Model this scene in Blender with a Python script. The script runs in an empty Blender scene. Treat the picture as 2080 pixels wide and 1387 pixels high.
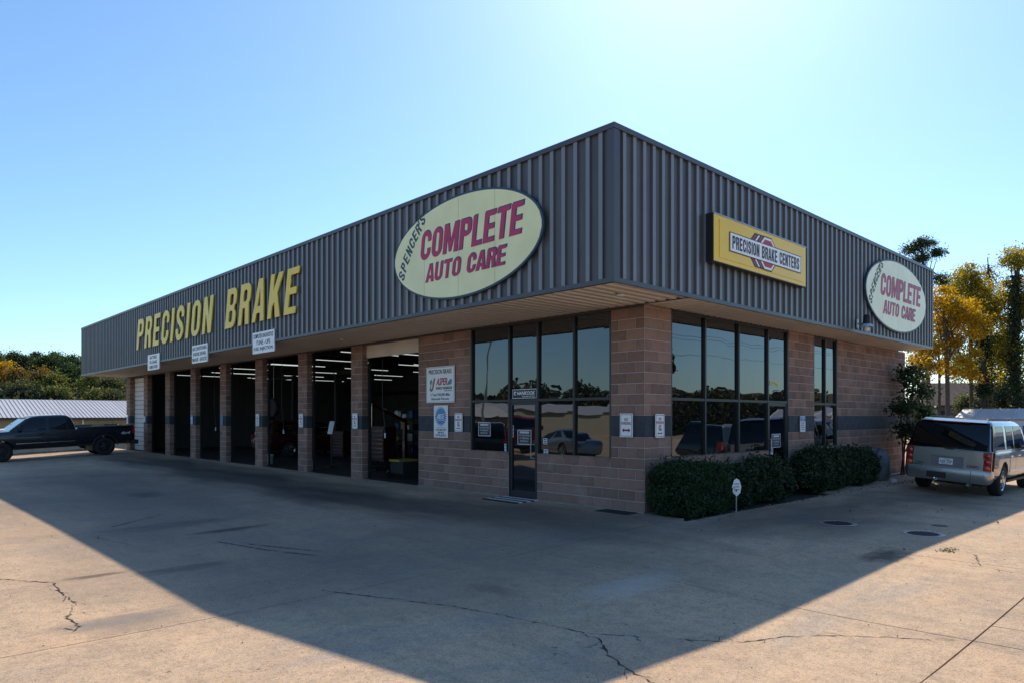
import bpy, math, random
import numpy as np
from mathutils import Vector, Matrix

# ------------------------------------------------------------------ camera, sky, sun
S = bpy.context.scene
COL = S.collection
rnd = random.Random(7)
cam = bpy.data.cameras.new('camera')
cam.sensor_width = 36.0
cam.lens = 24.44
cam.shift_y = 0.0724
cam.clip_start = 0.1
cam.clip_end = 2000
co = bpy.data.objects.new('camera', cam)
COL.objects.link(co)
co.location = (0, 0, 1.85)
co.rotation_euler = (math.radians(90), 0, -math.atan2(0.6867, 0.7269))
S.camera = co

SUN = Vector((0.92, 0.555, 1.0)).normalized()
EL = math.asin(SUN.z)
AZ = math.atan2(SUN.x, SUN.y)
w = bpy.data.worlds.new('World')
S.world = w
w.use_nodes = True
nt = w.node_tree
bg = nt.nodes['Background']
sky = nt.nodes.new('ShaderNodeTexSky')
sky.sky_type = 'NISHITA'
sky.sun_disc = False
sky.sun_elevation = EL
sky.sun_rotation = AZ
sky.air_density = 1.0
sky.dust_density = 0.5
sky.ozone_density = 1.5
grade = nt.nodes.new('ShaderNodeHueSaturation')          # the photograph's cool colour grade, the same over the whole sky
grade.inputs['Saturation'].default_value = 1.0
wb = nt.nodes.new('ShaderNodeMix')
wb.data_type = 'RGBA'; wb.blend_type = 'MULTIPLY'
wb.inputs[0].default_value = 1.0
wb.inputs[7].default_value = (0.76, 0.97, 1.12, 1)
nt.links.new(sky.outputs[0], grade.inputs['Color'])
nt.links.new(grade.outputs[0], wb.inputs[6])
nt.links.new(wb.outputs[2], bg.inputs[0])
bg.inputs[1].default_value = 0.145
sl = bpy.data.lights.new('sun', 'SUN')
sl.energy = 5.0
sl.angle = math.radians(0.5)
sl.color = (1.0, 0.83, 0.63)
so = bpy.data.objects.new('sun', sl)
COL.objects.link(so)
so.location = (60, 40, 60)
so.rotation_euler = (-SUN).to_track_quat('-Z', 'Y').to_euler()
vs = S.view_settings
vs.view_transform = 'Standard'
vs.look = 'None'
vs.gamma = 1.0
vs.exposure = 0.2
vs.use_curve_mapping = False
S.cycles.max_bounces = 6
S.cycles.diffuse_bounces = 3
S.cycles.glossy_bounces = 4
S.cycles.transparent_max_bounces = 4

# ------------------------------------------------------------------ materials
def nodes(m):
    m.use_nodes = True
    t = m.node_tree
    return t, t.nodes['Principled BSDF'], t.nodes, t.links

def M(name, col, rough=0.6, metal=0.0, var=0.0, scale=4.0, bump=0.0, bscale=40.0, island=0.0, spec=0.5, col2=None, coat=0.0):
    """plain surface: base colour, cloud variation to col2, fine relief, per-piece variation"""
    m = bpy.data.materials.new(name)
    t, p, n, l = nodes(m)
    p.inputs['Roughness'].default_value = rough
    p.inputs['Metallic'].default_value = metal
    p.inputs['Specular IOR Level'].default_value = spec
    if coat:
        p.inputs['Coat Weight'].default_value = coat
        p.inputs['Coat Roughness'].default_value = 0.04
    c = (*col, 1)
    src = None
    tc = n.new('ShaderNodeTexCoord')
    if var > 0:
        nz = n.new('ShaderNodeTexNoise')
        nz.inputs['Scale'].default_value = scale
        nz.inputs['Detail'].default_value = 6
        l.new(tc.outputs['Object'], nz.inputs['Vector'])
        mr = n.new('ShaderNodeMapRange')
        mr.inputs[1].default_value = 0.3
        mr.inputs[2].default_value = 0.7
        l.new(nz.outputs[0], mr.inputs[0])
        mx = n.new('ShaderNodeMix')
        mx.data_type = 'RGBA'
        mx.inputs[6].default_value = c
        k = 1 - var
        mx.inputs[7].default_value = (*col2, 1) if col2 else (col[0] * k, col[1] * k, col[2] * k, 1)
        l.new(mr.outputs[0], mx.inputs[0])
        src = mx.outputs[2]
    if island > 0:
        g = n.new('ShaderNodeNewGeometry')
        oi = n.new('ShaderNodeObjectInfo')
        ad = n.new('ShaderNodeMath'); ad.operation = 'ADD'
        l.new(g.outputs['Random Per Island'], ad.inputs[0]); l.new(oi.outputs['Random'], ad.inputs[1])
        fr = n.new('ShaderNodeMath'); fr.operation = 'FRACT'
        l.new(ad.outputs[0], fr.inputs[0])
        mr2 = n.new('ShaderNodeMapRange')
        mr2.inputs[3].default_value = 1 - island
        mr2.inputs[4].default_value = 1 + island
        l.new(fr.outputs[0], mr2.inputs[0])
        hs = n.new('ShaderNodeHueSaturation')
        hs.inputs['Color'].default_value = c
        if src: l.new(src, hs.inputs['Color'])
        l.new(mr2.outputs[0], hs.inputs['Value'])
        src = hs.outputs[0]
    if src: l.new(src, p.inputs['Base Color'])
    else: p.inputs['Base Color'].default_value = c
    if bump > 0:
        nb = n.new('ShaderNodeTexNoise')
        nb.inputs['Scale'].default_value = bscale
        nb.inputs['Detail'].default_value = 5
        l.new(tc.outputs['Object'], nb.inputs['Vector'])
        bp = n.new('ShaderNodeBump')
        bp.inputs['Strength'].default_value = bump
        bp.inputs['Distance'].default_value = 0.01
        l.new(nb.outputs[0], bp.inputs['Height'])
        l.new(bp.outputs[0], p.inputs['Normal'])
    return m

def leafmat(name, cols, trans=0.45, glow=1.5):
    m = bpy.data.materials.new(name)
    t, p, n, l = nodes(m)
    g = n.new('ShaderNodeNewGeometry')
    cr = n.new('ShaderNodeValToRGB')
    cr.color_ramp.interpolation = 'LINEAR'
    e = cr.color_ramp.elements
    while len(e) < len(cols): e.new(0.5)
    for i, c in enumerate(cols):
        e[i].position = i / (len(cols) - 1)
        e[i].color = (*c, 1)
    l.new(g.outputs['Random Per Island'], cr.inputs[0])
    l.new(cr.outputs[0], p.inputs['Base Color'])
    p.inputs['Roughness'].default_value = 0.55
    p.inputs['Specular IOR Level'].default_value = 0.25
    tr = n.new('ShaderNodeBsdfTranslucent')
    br = n.new('ShaderNodeHueSaturation')
    br.inputs['Value'].default_value = glow
    br.inputs['Saturation'].default_value = 1.15
    l.new(cr.outputs[0], br.inputs['Color'])
    l.new(br.outputs[0], tr.inputs[0])
    mx = n.new('ShaderNodeMixShader')
    mx.inputs[0].default_value = trans
    l.new(p.outputs[0], mx.inputs[1]); l.new(tr.outputs[0], mx.inputs[2])
    l.new(mx.outputs[0], n['Material Output'].inputs[0])
    return m

def glassmat(name, refl, col, wavy=0.0, rough=0.0, tint=(1, 1, 1)):
    """tinted reflective pane seen from outside"""
    m = bpy.data.materials.new(name)
    t, p, n, l = nodes(m)
    p.inputs['Base Color'].default_value = (*col, 1)
    p.inputs['Roughness'].default_value = 0.9
    p.inputs['Specular IOR Level'].default_value = 0
    gl = n.new('ShaderNodeBsdfGlossy')
    gl.inputs['Roughness'].default_value = rough
    gl.inputs['Color'].default_value = (*tint, 1)
    fr = n.new('ShaderNodeFresnel')
    fr.inputs['IOR'].default_value = 1.5
    ma = n.new('ShaderNodeMath'); ma.operation = 'ADD'; ma.use_clamp = True
    ma.inputs[1].default_value = refl
    l.new(fr.outputs[0], ma.inputs[0])
    mx = n.new('ShaderNodeMixShader')
    l.new(ma.outputs[0], mx.inputs[0]); l.new(p.outputs[0], mx.inputs[1]); l.new(gl.outputs[0], mx.inputs[2])
    l.new(mx.outputs[0], n['Material Output'].inputs[0])
    if wavy:
        tc = n.new('ShaderNodeTexCoord')
        nz = n.new('ShaderNodeTexNoise')
        nz.inputs['Scale'].default_value = 1.1
        nz.inputs['Detail'].default_value = 1.0
        l.new(tc.outputs['Object'], nz.inputs['Vector'])
        bp = n.new('ShaderNodeBump')
        bp.inputs['Strength'].default_value = wavy
        bp.inputs['Distance'].default_value = 0.02
        l.new(nz.outputs[0], bp.inputs['Height'])
        l.new(bp.outputs[0], gl.inputs['Normal'])
    return m

def emit(name, col, s):
    m = bpy.data.materials.new(name)
    t, p, n, l = nodes(m)
    p.inputs['Base Color'].default_value = (0.8, 0.8, 0.8, 1)
    p.inputs['Emission Color'].default_value = (*col, 1)
    p.inputs['Emission Strength'].default_value = s
    return m

def concrete(name, col, col2, stains_shade):
    m = bpy.data.materials.new(name)
    t, p, n, l = nodes(m)
    tc = n.new('ShaderNodeTexCoord')
    def noise(sc, det, lo, hi, rough=0.6, stretch=None):
        nz = n.new('ShaderNodeTexNoise')
        nz.inputs['Scale'].default_value = sc
        nz.inputs['Detail'].default_value = det
        nz.inputs['Roughness'].default_value = rough
        if stretch:
            mp = n.new('ShaderNodeMapping')
            mp.inputs['Rotation'].default_value = (0, 0, stretch[2])
            mp.inputs['Scale'].default_value = (stretch[0], stretch[1], 1)
            l.new(tc.outputs['Object'], mp.inputs[0]); l.new(mp.outputs[0], nz.inputs['Vector'])
        else:
            l.new(tc.outputs['Object'], nz.inputs['Vector'])
        mr = n.new('ShaderNodeMapRange')
        mr.inputs[1].default_value = lo; mr.inputs[2].default_value = hi
        l.new(nz.outputs[0], mr.inputs[0])
        return mr.outputs[0]
    def mix(a, b, f, blend='MIX', fac=1.0):
        mx = n.new('ShaderNodeMix'); mx.data_type = 'RGBA'; mx.blend_type = blend
        if fac != 1.0:
            mm = n.new('ShaderNodeMath'); mm.operation = 'MULTIPLY'; mm.inputs[1].default_value = fac
            l.new(f, mm.inputs[0]); f = mm.outputs[0]
        l.new(f, mx.inputs[0])
        if isinstance(a, tuple): mx.inputs[6].default_value = (*a, 1)
        else: l.new(a, mx.inputs[6])
        if isinstance(b, tuple): mx.inputs[7].default_value = (*b, 1)
        else: l.new(b, mx.inputs[7])
        return mx.outputs[2]
    c = mix(col, col2, noise(0.45, 8, 0.35, 0.68, 0.65))
    c = mix(c, (0.46, 0.37, 0.28), noise(2.3, 6, 0.55, 0.8, 0.7, (1.0, 3.0, 0.7)), 'MIX', 0.6)
    c = mix(c, (0.13, 0.12, 0.11), noise(0.8, 9, 0.50, 0.80, 0.75, (1.6, 0.35, 0.35)), 'MIX', 0.75)
    c = mix(c, (0.16, 0.14, 0.125), noise(0.22, 10, 0.50, 0.72, 0.7, (0.8, 1.6, 1.2)), 'MIX', 0.55)
    c = mix(c, (0.58, 0.38, 0.23), noise(0.55, 7, 0.50, 0.66, 0.7, (0.7, 1.7, 0.15)), 'MIX', 0.55)
    c = mix(c, (0.34, 0.31, 0.28), noise(0.38, 8, 0.53, 0.64, 0.72, (0.6, 1.8, -0.2)), 'MIX', 0.65)
    c = mix(c, (0.23, 0.18, 0.14), noise(6.5, 8, 0.46, 0.66, 0.8), 'MIX', 0.55)
    c = mix(c, (0.13, 0.105, 0.085), noise(34, 5, 0.50, 0.64, 0.8), 'MIX', 0.55)
    c = mix(c, (0.66, 0.55, 0.43), noise(58, 3, 0.56, 0.66, 0.7), 'MIX', 0.55)
    c = mix(c, (0.66, 0.58, 0.48), noise(150, 2, 0.56, 0.68, 0.5), 'MIX', 0.6)
    c = mix(c, (0.06, 0.05, 0.045), noise(95, 2, 0.60, 0.68, 0.5), 'MIX', 0.7)
    c = mix(c, (0.05, 0.045, 0.04), noise(9, 3, 0.70, 0.76, 0.5), 'MIX', 0.7)
    for (x, y, rx, ry, k, sc) in stains_shade:
        mp = n.new('ShaderNodeMapping')
        mp.inputs['Location'].default_value = (-x / rx, -y / ry, 0)
        mp.inputs['Scale'].default_value = (1 / rx, 1 / ry, 0)
        l.new(tc.outputs['Object'], mp.inputs[0])
        gr = n.new('ShaderNodeTexGradient'); gr.gradient_type = 'SPHERICAL'
        nz = n.new('ShaderNodeTexNoise'); nz.inputs['Scale'].default_value = 1.7; nz.inputs['Detail'].default_value = 5
        l.new(mp.outputs[0], nz.inputs['Vector'])
        vm = n.new('ShaderNodeVectorMath'); vm.operation = 'MULTIPLY_ADD'
        vm.inputs[1].default_value = (1.5, 1.5, 0)
        l.new(nz.outputs[1], vm.inputs[0]); l.new(mp.outputs[0], vm.inputs[2])
        v2 = n.new('ShaderNodeVectorMath'); v2.operation = 'SUBTRACT'; v2.inputs[1].default_value = (0.75, 0.75, 0)
        l.new(vm.outputs[0], v2.inputs[0]); l.new(v2.outputs[0], gr.inputs[0])
        mr = n.new('ShaderNodeMapRange'); mr.inputs[1].default_value = 0.02; mr.inputs[2].default_value = 0.7
        l.new(gr.outputs[1], mr.inputs[0])
        c = mix(c, sc, mr.outputs[0], 'MIX', k)
    l.new(c, p.inputs['Base Color'])
    p.inputs['Roughness'].default_value = 0.8
    p.inputs['Specular IOR Level'].default_value = 0.15
    nb = n.new('ShaderNodeTexNoise'); nb.inputs['Scale'].default_value = 60; nb.inputs['Detail'].default_value = 6
    nb.inputs['Roughness'].default_value = 0.7
    l.new(tc.outputs['Object'], nb.inputs['Vector'])
    bp = n.new('ShaderNodeBump'); bp.inputs['Strength'].default_value = 0.8; bp.inputs['Distance'].default_value = 0.010
    l.new(nb.outputs[0], bp.inputs['Height']); l.new(bp.outputs[0], p.inputs['Normal'])
    return m

OIL = (0.035, 0.033, 0.034)
mt_concrete = concrete('concrete', (0.65, 0.47, 0.30), (0.45, 0.335, 0.238), [  # small oil stains; broad dark ellipses: drive grime, darkened to paint in building shade
    (10.4, 3.45, 0.75, 0.32, 0.75, OIL), (5.3, 19.1, 0.5, 0.9, 0.8, OIL), (4.3, 13.5, 1.6, 0.5, 0.5, OIL),
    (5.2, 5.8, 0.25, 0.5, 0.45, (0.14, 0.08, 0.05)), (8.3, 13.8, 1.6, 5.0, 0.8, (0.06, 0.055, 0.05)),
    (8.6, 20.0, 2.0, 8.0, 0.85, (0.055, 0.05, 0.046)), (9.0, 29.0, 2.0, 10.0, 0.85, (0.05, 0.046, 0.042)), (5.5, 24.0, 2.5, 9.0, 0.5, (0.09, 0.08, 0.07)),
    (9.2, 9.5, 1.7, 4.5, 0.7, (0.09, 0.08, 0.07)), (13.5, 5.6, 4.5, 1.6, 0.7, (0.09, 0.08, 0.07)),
    (6.6, 4.9, 1.2, 0.35, 0.5, (0.5, 0.47, 0.42)), (2.0, 7.4, 0.7, 0.5, 0.5, (0.16, 0.15, 0.14)),
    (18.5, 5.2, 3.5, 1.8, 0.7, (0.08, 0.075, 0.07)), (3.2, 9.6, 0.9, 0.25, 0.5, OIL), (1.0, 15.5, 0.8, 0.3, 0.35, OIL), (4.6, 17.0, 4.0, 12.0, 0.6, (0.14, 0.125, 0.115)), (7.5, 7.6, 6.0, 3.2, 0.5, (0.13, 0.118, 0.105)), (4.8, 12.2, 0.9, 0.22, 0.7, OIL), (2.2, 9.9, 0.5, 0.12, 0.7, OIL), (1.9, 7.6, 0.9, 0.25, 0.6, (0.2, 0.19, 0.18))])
mt_dirt = M('dark joint soil', (0.035, 0.03, 0.026), 0.95, var=0.4, scale=3)
mt_skid = M('tyre rubber streak', (0.10, 0.088, 0.078), 0.85, var=.5, scale=3)
mt_crack = M('crack soil', (0.03, 0.026, 0.022), 0.95)  # dark soil colour of the cracks and joint filler
mt_ground = M('dry grass ground', (0.26, 0.22, 0.11), 0.95, var=1, scale=0.35, col2=(0.38, 0.30, 0.18), bump=0.6, bscale=9)
mt_road = M('road asphalt', (0.22, 0.21, 0.20), 0.9, var=0.3, scale=0.8, bump=0.4)
mt_block = M('split face block', (0.33, 0.195, 0.145), 0.9, var=1, scale=3.2, col2=(0.215, 0.135, 0.108), bump=1.0, bscale=55, island=0.22)
def stain_block():
    t = mt_block.node_tree; n, l = t.nodes, t.links; p = n['Principled BSDF']
    src = p.inputs['Base Color'].links[0].from_socket
    g_ = n.new('ShaderNodeNewGeometry')
    for sc, lo, hi, col, fac in ((1.3, .56, .72, (.40, .34, .31), .45), (5.0, .60, .72, (.12, .085, .075), .5)):
        nz = n.new('ShaderNodeTexNoise'); nz.inputs['Scale'].default_value = sc; nz.inputs['Detail'].default_value = 8; nz.inputs['Roughness'].default_value = .7
        l.new(g_.outputs['Position'], nz.inputs['Vector'])
        mr = n.new('ShaderNodeMapRange'); mr.inputs[1].default_value = lo; mr.inputs[2].default_value = hi; mr.inputs[4].default_value = fac
        l.new(nz.outputs[0], mr.inputs[0])
        mx = n.new('ShaderNodeMix'); mx.data_type = 'RGBA'; mx.inputs[7].default_value = (*col, 1)
        l.new(mr.outputs[0], mx.inputs[0]); l.new(src, mx.inputs[6]); src = mx.outputs[2]
    l.new(src, p.inputs['Base Color'])
stain_block()
mt_band = M('painted block band', (0.055, 0.062, 0.075), 0.75, var=0.25, scale=5, bump=0.5, bscale=60, island=0.08)
mt_mortar = M('mortar', (0.62, 0.54, 0.50), 0.95, var=0.3, scale=6, bump=0.4)
mt_mortar_d = M('painted mortar', (0.07, 0.078, 0.09), 0.9)
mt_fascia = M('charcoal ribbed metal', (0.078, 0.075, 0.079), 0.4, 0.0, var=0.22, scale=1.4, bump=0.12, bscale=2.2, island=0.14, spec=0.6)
mt_skysheen = M('painted sky sheen', (0.205, 0.225, 0.255), 0.45, 0.0, var=0.12, scale=0.9, spec=0.6)  # reflected sky put into the rib-top colour
mt_trim = M('charcoal trim metal', (0.065, 0.068, 0.08), 0.38, var=0.15, scale=2, spec=0.6)
mt_soffit = M('tan soffit metal', (0.78, 0.67, 0.55), 0.45, var=0.15, scale=1.2, island=0.05)
mt_roof = M('pale roof membrane', (0.5, 0.5, 0.48), 0.8)
mt_black = M('black aluminium', (0.018, 0.02, 0.024), 0.38, spec=0.5)
mt_blackrub = M('black rubber', (0.02, 0.02, 0.02), 0.8, bump=0.2)
mt_glass = glassmat('storefront glass', 0.08, (0.004, 0.005, 0.006), wavy=0.2, tint=(0.86, 0.93, 1.0))
mt_carglass = glassmat('car glass', 0.01, (0.004, 0.005, 0.006), tint=(.75, .8, .85))
mt_white = M('white sign enamel', (0.92, 0.92, 0.92), 0.3, var=0.06, scale=3)
mt_whitedirty = M('white painted steel', (0.62, 0.64, 0.66), 0.5, var=0.15, scale=2)
mt_door = M('white door panel', (0.66, 0.66, 0.64), 0.5, var=0.12, scale=2, bump=0.05)
mt_yellow = M('yellow letter paint', (0.95, 0.66, 0.015), 0.3, var=0.1, scale=2)
mt_yface = M('yellow sign face', (0.95, 0.62, 0.005), 0.2, var=0.06, scale=1)
mt_pale = M('pale green sign face', (0.92, 0.92, 0.52), 0.35, var=0.12, scale=1.5)
mt_pale2 = M('faded pale sign face', (0.92, 0.93, 0.64), 0.35, var=0.12, scale=1.5)
mt_navy = M('navy sign edge', (0.025, 0.06, 0.10), 0.45)
mt_crim = M('crimson lettering', (0.50, 0.035, 0.13), 0.5, var=0.12, scale=3)
mt_crim2 = M('faded crimson lettering', (0.52, 0.13, 0.24), 0.55, var=0.25, scale=3)
mt_ink = M('dark ink', (0.02, 0.028, 0.04), 0.5)
mt_blue = M('blue ink', (0.10, 0.28, 0.55), 0.5)
mt_red = M('red ink', (0.45, 0.03, 0.06), 0.5)
mt_maroon = M('maroon ink', (0.22, 0.02, 0.05), 0.5)
mt_greenink = M('green ink', (0.05, 0.35, 0.22), 0.5)
mt_chrome = M('chrome', (0.75, 0.75, 0.76), 0.12, 1.0)
mt_steel = M('galvanised steel', (0.38, 0.39, 0.40), 0.45, 0.8, var=0.2, scale=6)
mt_tyre = M('tyre rubber', (0.02, 0.02, 0.021), 0.85, bump=0.3, bscale=30)
mt_rim = M('alloy rim', (0.62, 0.62, 0.63), 0.2, 1.0)
mt_rimd = M('dark rim', (0.03, 0.03, 0.032), 0.4, 0.5)
mt_plastic = M('black plastic trim', (0.022, 0.022, 0.024), 0.55)
mt_silver = M('silver tan car paint', (0.36, 0.35, 0.34), 0.3, 0.8, var=0.06, scale=1.5, coat=0.9)
mt_bpaint = M('black blue car paint', (0.006, 0.010, 0.022), 0.25, 0.0, var=0.3, scale=3, coat=0.5)
mt_wpaint = M('white car paint', (0.72, 0.72, 0.71), 0.3, coat=0.5)
mt_rpaint = M('dark red car paint', (0.22, 0.012, 0.018), 0.3, coat=0.8)
mt_rubgrey = M('grey hose rubber', (.09, .09, .09), .7)
mt_drpaint = M('deep red car paint', (0.05, 0.004, 0.006), 0.35, coat=0.3)
mt_gpaint = M('grey blue car paint', (0.22, 0.26, 0.30), 0.3, 0.6, coat=0.8)
mt_dpaint = M('near black car paint', (0.012, 0.013, 0.015), 0.25, coat=0.8)
mt_tail = M('red lamp lens', (0.42, 0.015, 0.012), 0.12, coat=0.8)
mt_tailo = M('amber red lamp lens', (0.62, 0.08, 0.02), 0.12, coat=0.8)
mt_lamp = M('clear lamp lens', (0.7, 0.7, 0.7), 0.1, coat=0.6)
mt_bark = M('bark', (0.09, 0.075, 0.062), 0.95, var=0.4, scale=5, bump=0.8, bscale=20)
mt_barkp = M('pale bark', (0.22, 0.19, 0.165), 0.95, var=0.4, scale=5, bump=0.6, bscale=20)
lf_hedge = leafmat('boxwood leaves', [(0.012, 0.028, 0.012), (0.03, 0.06, 0.024), (0.055, 0.10, 0.04)], 0.25)
lf_shrub = leafmat('shrub leaves', [(0.012, 0.026, 0.012), (0.03, 0.055, 0.024), (0.075, 0.10, 0.045)], 0.25)
lf_pine = leafmat('pine needles', [(0.018, 0.034, 0.016), (0.035, 0.06, 0.028), (0.055, 0.085, 0.04)], 0.3)
lf_green = leafmat('broad green leaves', [(0.018, 0.036, 0.016), (0.04, 0.072, 0.026), (0.075, 0.11, 0.04)], 0.4)
lf_olive = leafmat('olive leaves', [(0.025, 0.04, 0.02), (0.05, 0.068, 0.03), (0.11, 0.11, 0.045), (0.03, 0.05, 0.022)], 0.5, 1.9)
lf_gold = leafmat('gold maple leaves', [(0.12, 0.09, 0.02), (0.34, 0.21, 0.025), (0.46, 0.28, 0.03), (0.12, 0.13, 0.03), (0.36, 0.18, 0.025), (0.20, 0.18, 0.03)], 0.6, 1.9)
lf_orange = leafmat('orange leaves', [(0.10, 0.06, 0.025), (0.20, 0.115, 0.035), (0.27, 0.16, 0.04), (0.08, 0.09, 0.03), (0.05, 0.06, 0.025)], 0.45)
lf_yel = leafmat('yellow green leaves', [(0.03, 0.05, 0.02), (0.09, 0.11, 0.035), (0.19, 0.17, 0.04), (0.05, 0.08, 0.03), (0.03, 0.05, 0.02)], 0.5, 1.9)
lf_amber = leafmat('amber leaves', [(0.10, 0.11, 0.03), (0.26, 0.21, 0.04), (0.38, 0.25, 0.04), (0.09, 0.12, 0.03), (0.20, 0.19, 0.04)], 0.6, 1.9)
lf_ivy = leafmat('ivy leaves', [(0.010, 0.02, 0.010), (0.02, 0.036, 0.015), (0.03, 0.055, 0.02)], 0.2)
lf_far = leafmat('far wood leaves', [(0.02, 0.035, 0.018), (0.05, 0.06, 0.025), (0.08, 0.085, 0.03), (0.12, 0.08, 0.03)], 0.2)
mt_rock = M('blue grey boulder', (0.24, 0.27, 0.30), 0.9, var=0.5, scale=6, bump=1, bscale=14)
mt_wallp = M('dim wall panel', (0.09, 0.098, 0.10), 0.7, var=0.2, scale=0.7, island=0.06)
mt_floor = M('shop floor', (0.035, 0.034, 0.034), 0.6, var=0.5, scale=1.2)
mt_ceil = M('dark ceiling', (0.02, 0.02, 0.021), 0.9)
mt_tube = emit('lit tube', (0.88, 1.0, 0.95), 0.62)
mt_stroof = M('galvalume roof panel', (0.56, 0.55, 0.56), 0.42, 0.2, var=0.1, scale=1, island=0.04)
mt_stwall = M('beige wall panel', (0.36, 0.33, 0.26), 0.7, var=0.1, scale=1, island=0.05)
mt_bluedoor = M('blue roll door', (0.02, 0.09, 0.24), 0.5)
mt_shingle = M('brown shingle', (0.13, 0.09, 0.08), 0.9, var=0.5, scale=2, bump=0.6, bscale=12)
mt_brick = M('dark brick wall', (0.13, 0.10, 0.095), 0.9, var=0.3, scale=3)
mt_tool = M('red tool steel', (0.035, 0.003, 0.004), 0.35, coat=0.4)
mt_bucket = M('white plastic', (0.7, 0.72, 0.74), 0.4)
mt_paper = M('paper', (0.75, 0.78, 0.8), 0.7)
mt_dull = M('dull yellow plastic', (0.35, 0.27, 0.03), 0.5)
mt_bulb = M('frosted bulb', (0.75, 0.76, 0.74), 0.3)
mt_iron = M('cast iron', (0.03, 0.031, 0.033), 0.6, 0.5, bump=0.4)
mt_wood = M('weathered pole wood', (0.12, 0.095, 0.075), 0.9, var=0.3)

# ------------------------------------------------------------------ mesh helpers
ORG = {}
class MB:
    def __init__(s): s.v = []; s.f = []
    def add(s, vs_, fs):
        k = len(s.v); s.v += [tuple(p) for p in vs_]; s.f += [tuple(i + k for i in f) for f in fs]; return s
    def box(s, x0, x1, y0, y1, z0, z1):
        return s.add([(x0, y0, z0), (x1, y0, z0), (x1, y1, z0), (x0, y1, z0), (x0, y0, z1), (x1, y0, z1), (x1, y1, z1), (x0, y1, z1)],
                     [(0, 3, 2, 1), (4, 5, 6, 7), (0, 1, 5, 4), (1, 2, 6, 5), (2, 3, 7, 6), (3, 0, 4, 7)])
    def tube(s, p, q, r, r2=None, n=8):
        p, q = Vector(p), Vector(q); r2 = r if r2 is None else r2
        d = (q - p).normalized(); a = d.orthogonal().normalized(); b = d.cross(a)
        vs_ = []
        for c, rr_ in ((p, r), (q, r2)):
            for i in range(n):
                t = 2 * math.pi * i / n
                vs_.append(c + a * (rr_ * math.cos(t)) + b * (rr_ * math.sin(t)))
        fs = [(i, (i + 1) % n, n + (i + 1) % n, n + i) for i in range(n)] + [tuple(range(n))[::-1], tuple(range(n, 2 * n))]
        return s.add(vs_, fs)
    def path(s, pts, r, n=6):
        for a, b in zip(pts, pts[1:]): s.tube(a, b, r, r, n)
        return s
    def lathe(s, prof, c, axis='z', n=24):
        vs_ = []; m = len(prof)
        for i in range(n):
            t = 2 * math.pi * i / n
            for (r, h) in prof:
                if axis == 'z': vs_.append((c[0] + r * math.cos(t), c[1] + r * math.sin(t), c[2] + h))
                elif axis == 'y': vs_.append((c[0] + r * math.cos(t), c[1] + h, c[2] - r * math.sin(t)))
                else: vs_.append((c[0] + h, c[1] + r * math.cos(t), c[2] + r * math.sin(t)))
        fs = []
        for i in range(n):
            j = (i + 1) % n
            for k in range(m - 1): fs.append((i * m + k, j * m + k, j * m + k + 1, i * m + k + 1))
        return s.add(vs_, fs)
    def prism(s, poly, z0, z1):
        n = len(poly)
        return s.add([(x, y, z0) for x, y in poly] + [(x, y, z1) for x, y in poly],
                     [tuple(range(n))[::-1], tuple(range(n, 2 * n))] + [(i, (i + 1) % n, n + (i + 1) % n, n + i) for i in range(n)])
    def slab(s, a, b, c, d, nrm, t):
        """quad a b c d with thickness t back along -nrm"""
        n_ = Vector(nrm).normalized() * t
        P = [Vector(p) for p in (a, b, c, d)]
        return s.add(P + [p - n_ for p in P], [(0, 1, 2, 3), (7, 6, 5, 4), (0, 4, 5, 1), (1, 5, 6, 2), (2, 6, 7, 3), (3, 7, 4, 0)])
    def mesh(s, name, off=(0, 0, 0)):
        me = bpy.data.meshes.new(name)
        ox, oy, oz = off
        me.from_pydata([(x - ox, y - oy, z - oz) for x, y, z in s.v], [], s.f)
        me.update()
        return me

def put(name, me, mat, parent=None, loc=None, smooth=0):
    if mat and not me.materials: me.materials.append(mat)
    if smooth:
        for p in me.polygons: p.use_smooth = True
        me.set_sharp_from_angle(angle=math.radians(smooth))
    o = bpy.data.objects.new(name, me)
    COL.objects.link(o)
    if parent:
        o.parent = parent
        ORG[o] = ORG.get(parent, (0, 0, 0))
    if loc is not None: o.location = loc
    return o

def obj(name, mb, mat, parent=None, loc=None, smooth=0, label=None):
    """world-coordinate builder: verts are made relative to the parent's (or own) origin"""
    off = ORG.get(parent, (0, 0, 0)) if parent else (loc or (0, 0, 0))
    o = put(name, mb.mesh(name, off), mat, parent, None if parent else loc, smooth)
    if not parent and loc: ORG[o] = tuple(loc)
    if label: o['label'] = label
    return o

def tag(o, label, cat, group=None):
    o['label'] = label; o['category'] = cat
    if group: o['group'] = group
    return o

def thing(name, label, cat, loc=(0, 0, 0), group=None, rot=None):
    o = bpy.data.objects.new(name, None)
    COL.objects.link(o)
    o.empty_display_size = 0.2
    if rot is None:
        o.location = loc; ORG[o] = tuple(loc)
    else:
        m = rot.to_4x4(); m.translation = Vector(loc); o.matrix_world = m; ORG[o] = (0, 0, 0)
    return tag(o, label, cat, group)

def struct(name, mb, mat, parent=None, smooth=0):
    o = obj(name, mb, mat, parent, smooth=smooth)
    if not parent: o['kind'] = 'structure'
    return o

LEFT = Matrix(((0, 0, -1), (-1, 0, 0), (0, 1, 0)))     # sign frame on the long side: u = -Y, v = Z, n = -X
RIGHT = Matrix(((1, 0, 0), (0, 0, -1), (0, 1, 0)))     # sign frame on the short side: u = X, v = Z, n = -Y

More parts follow.
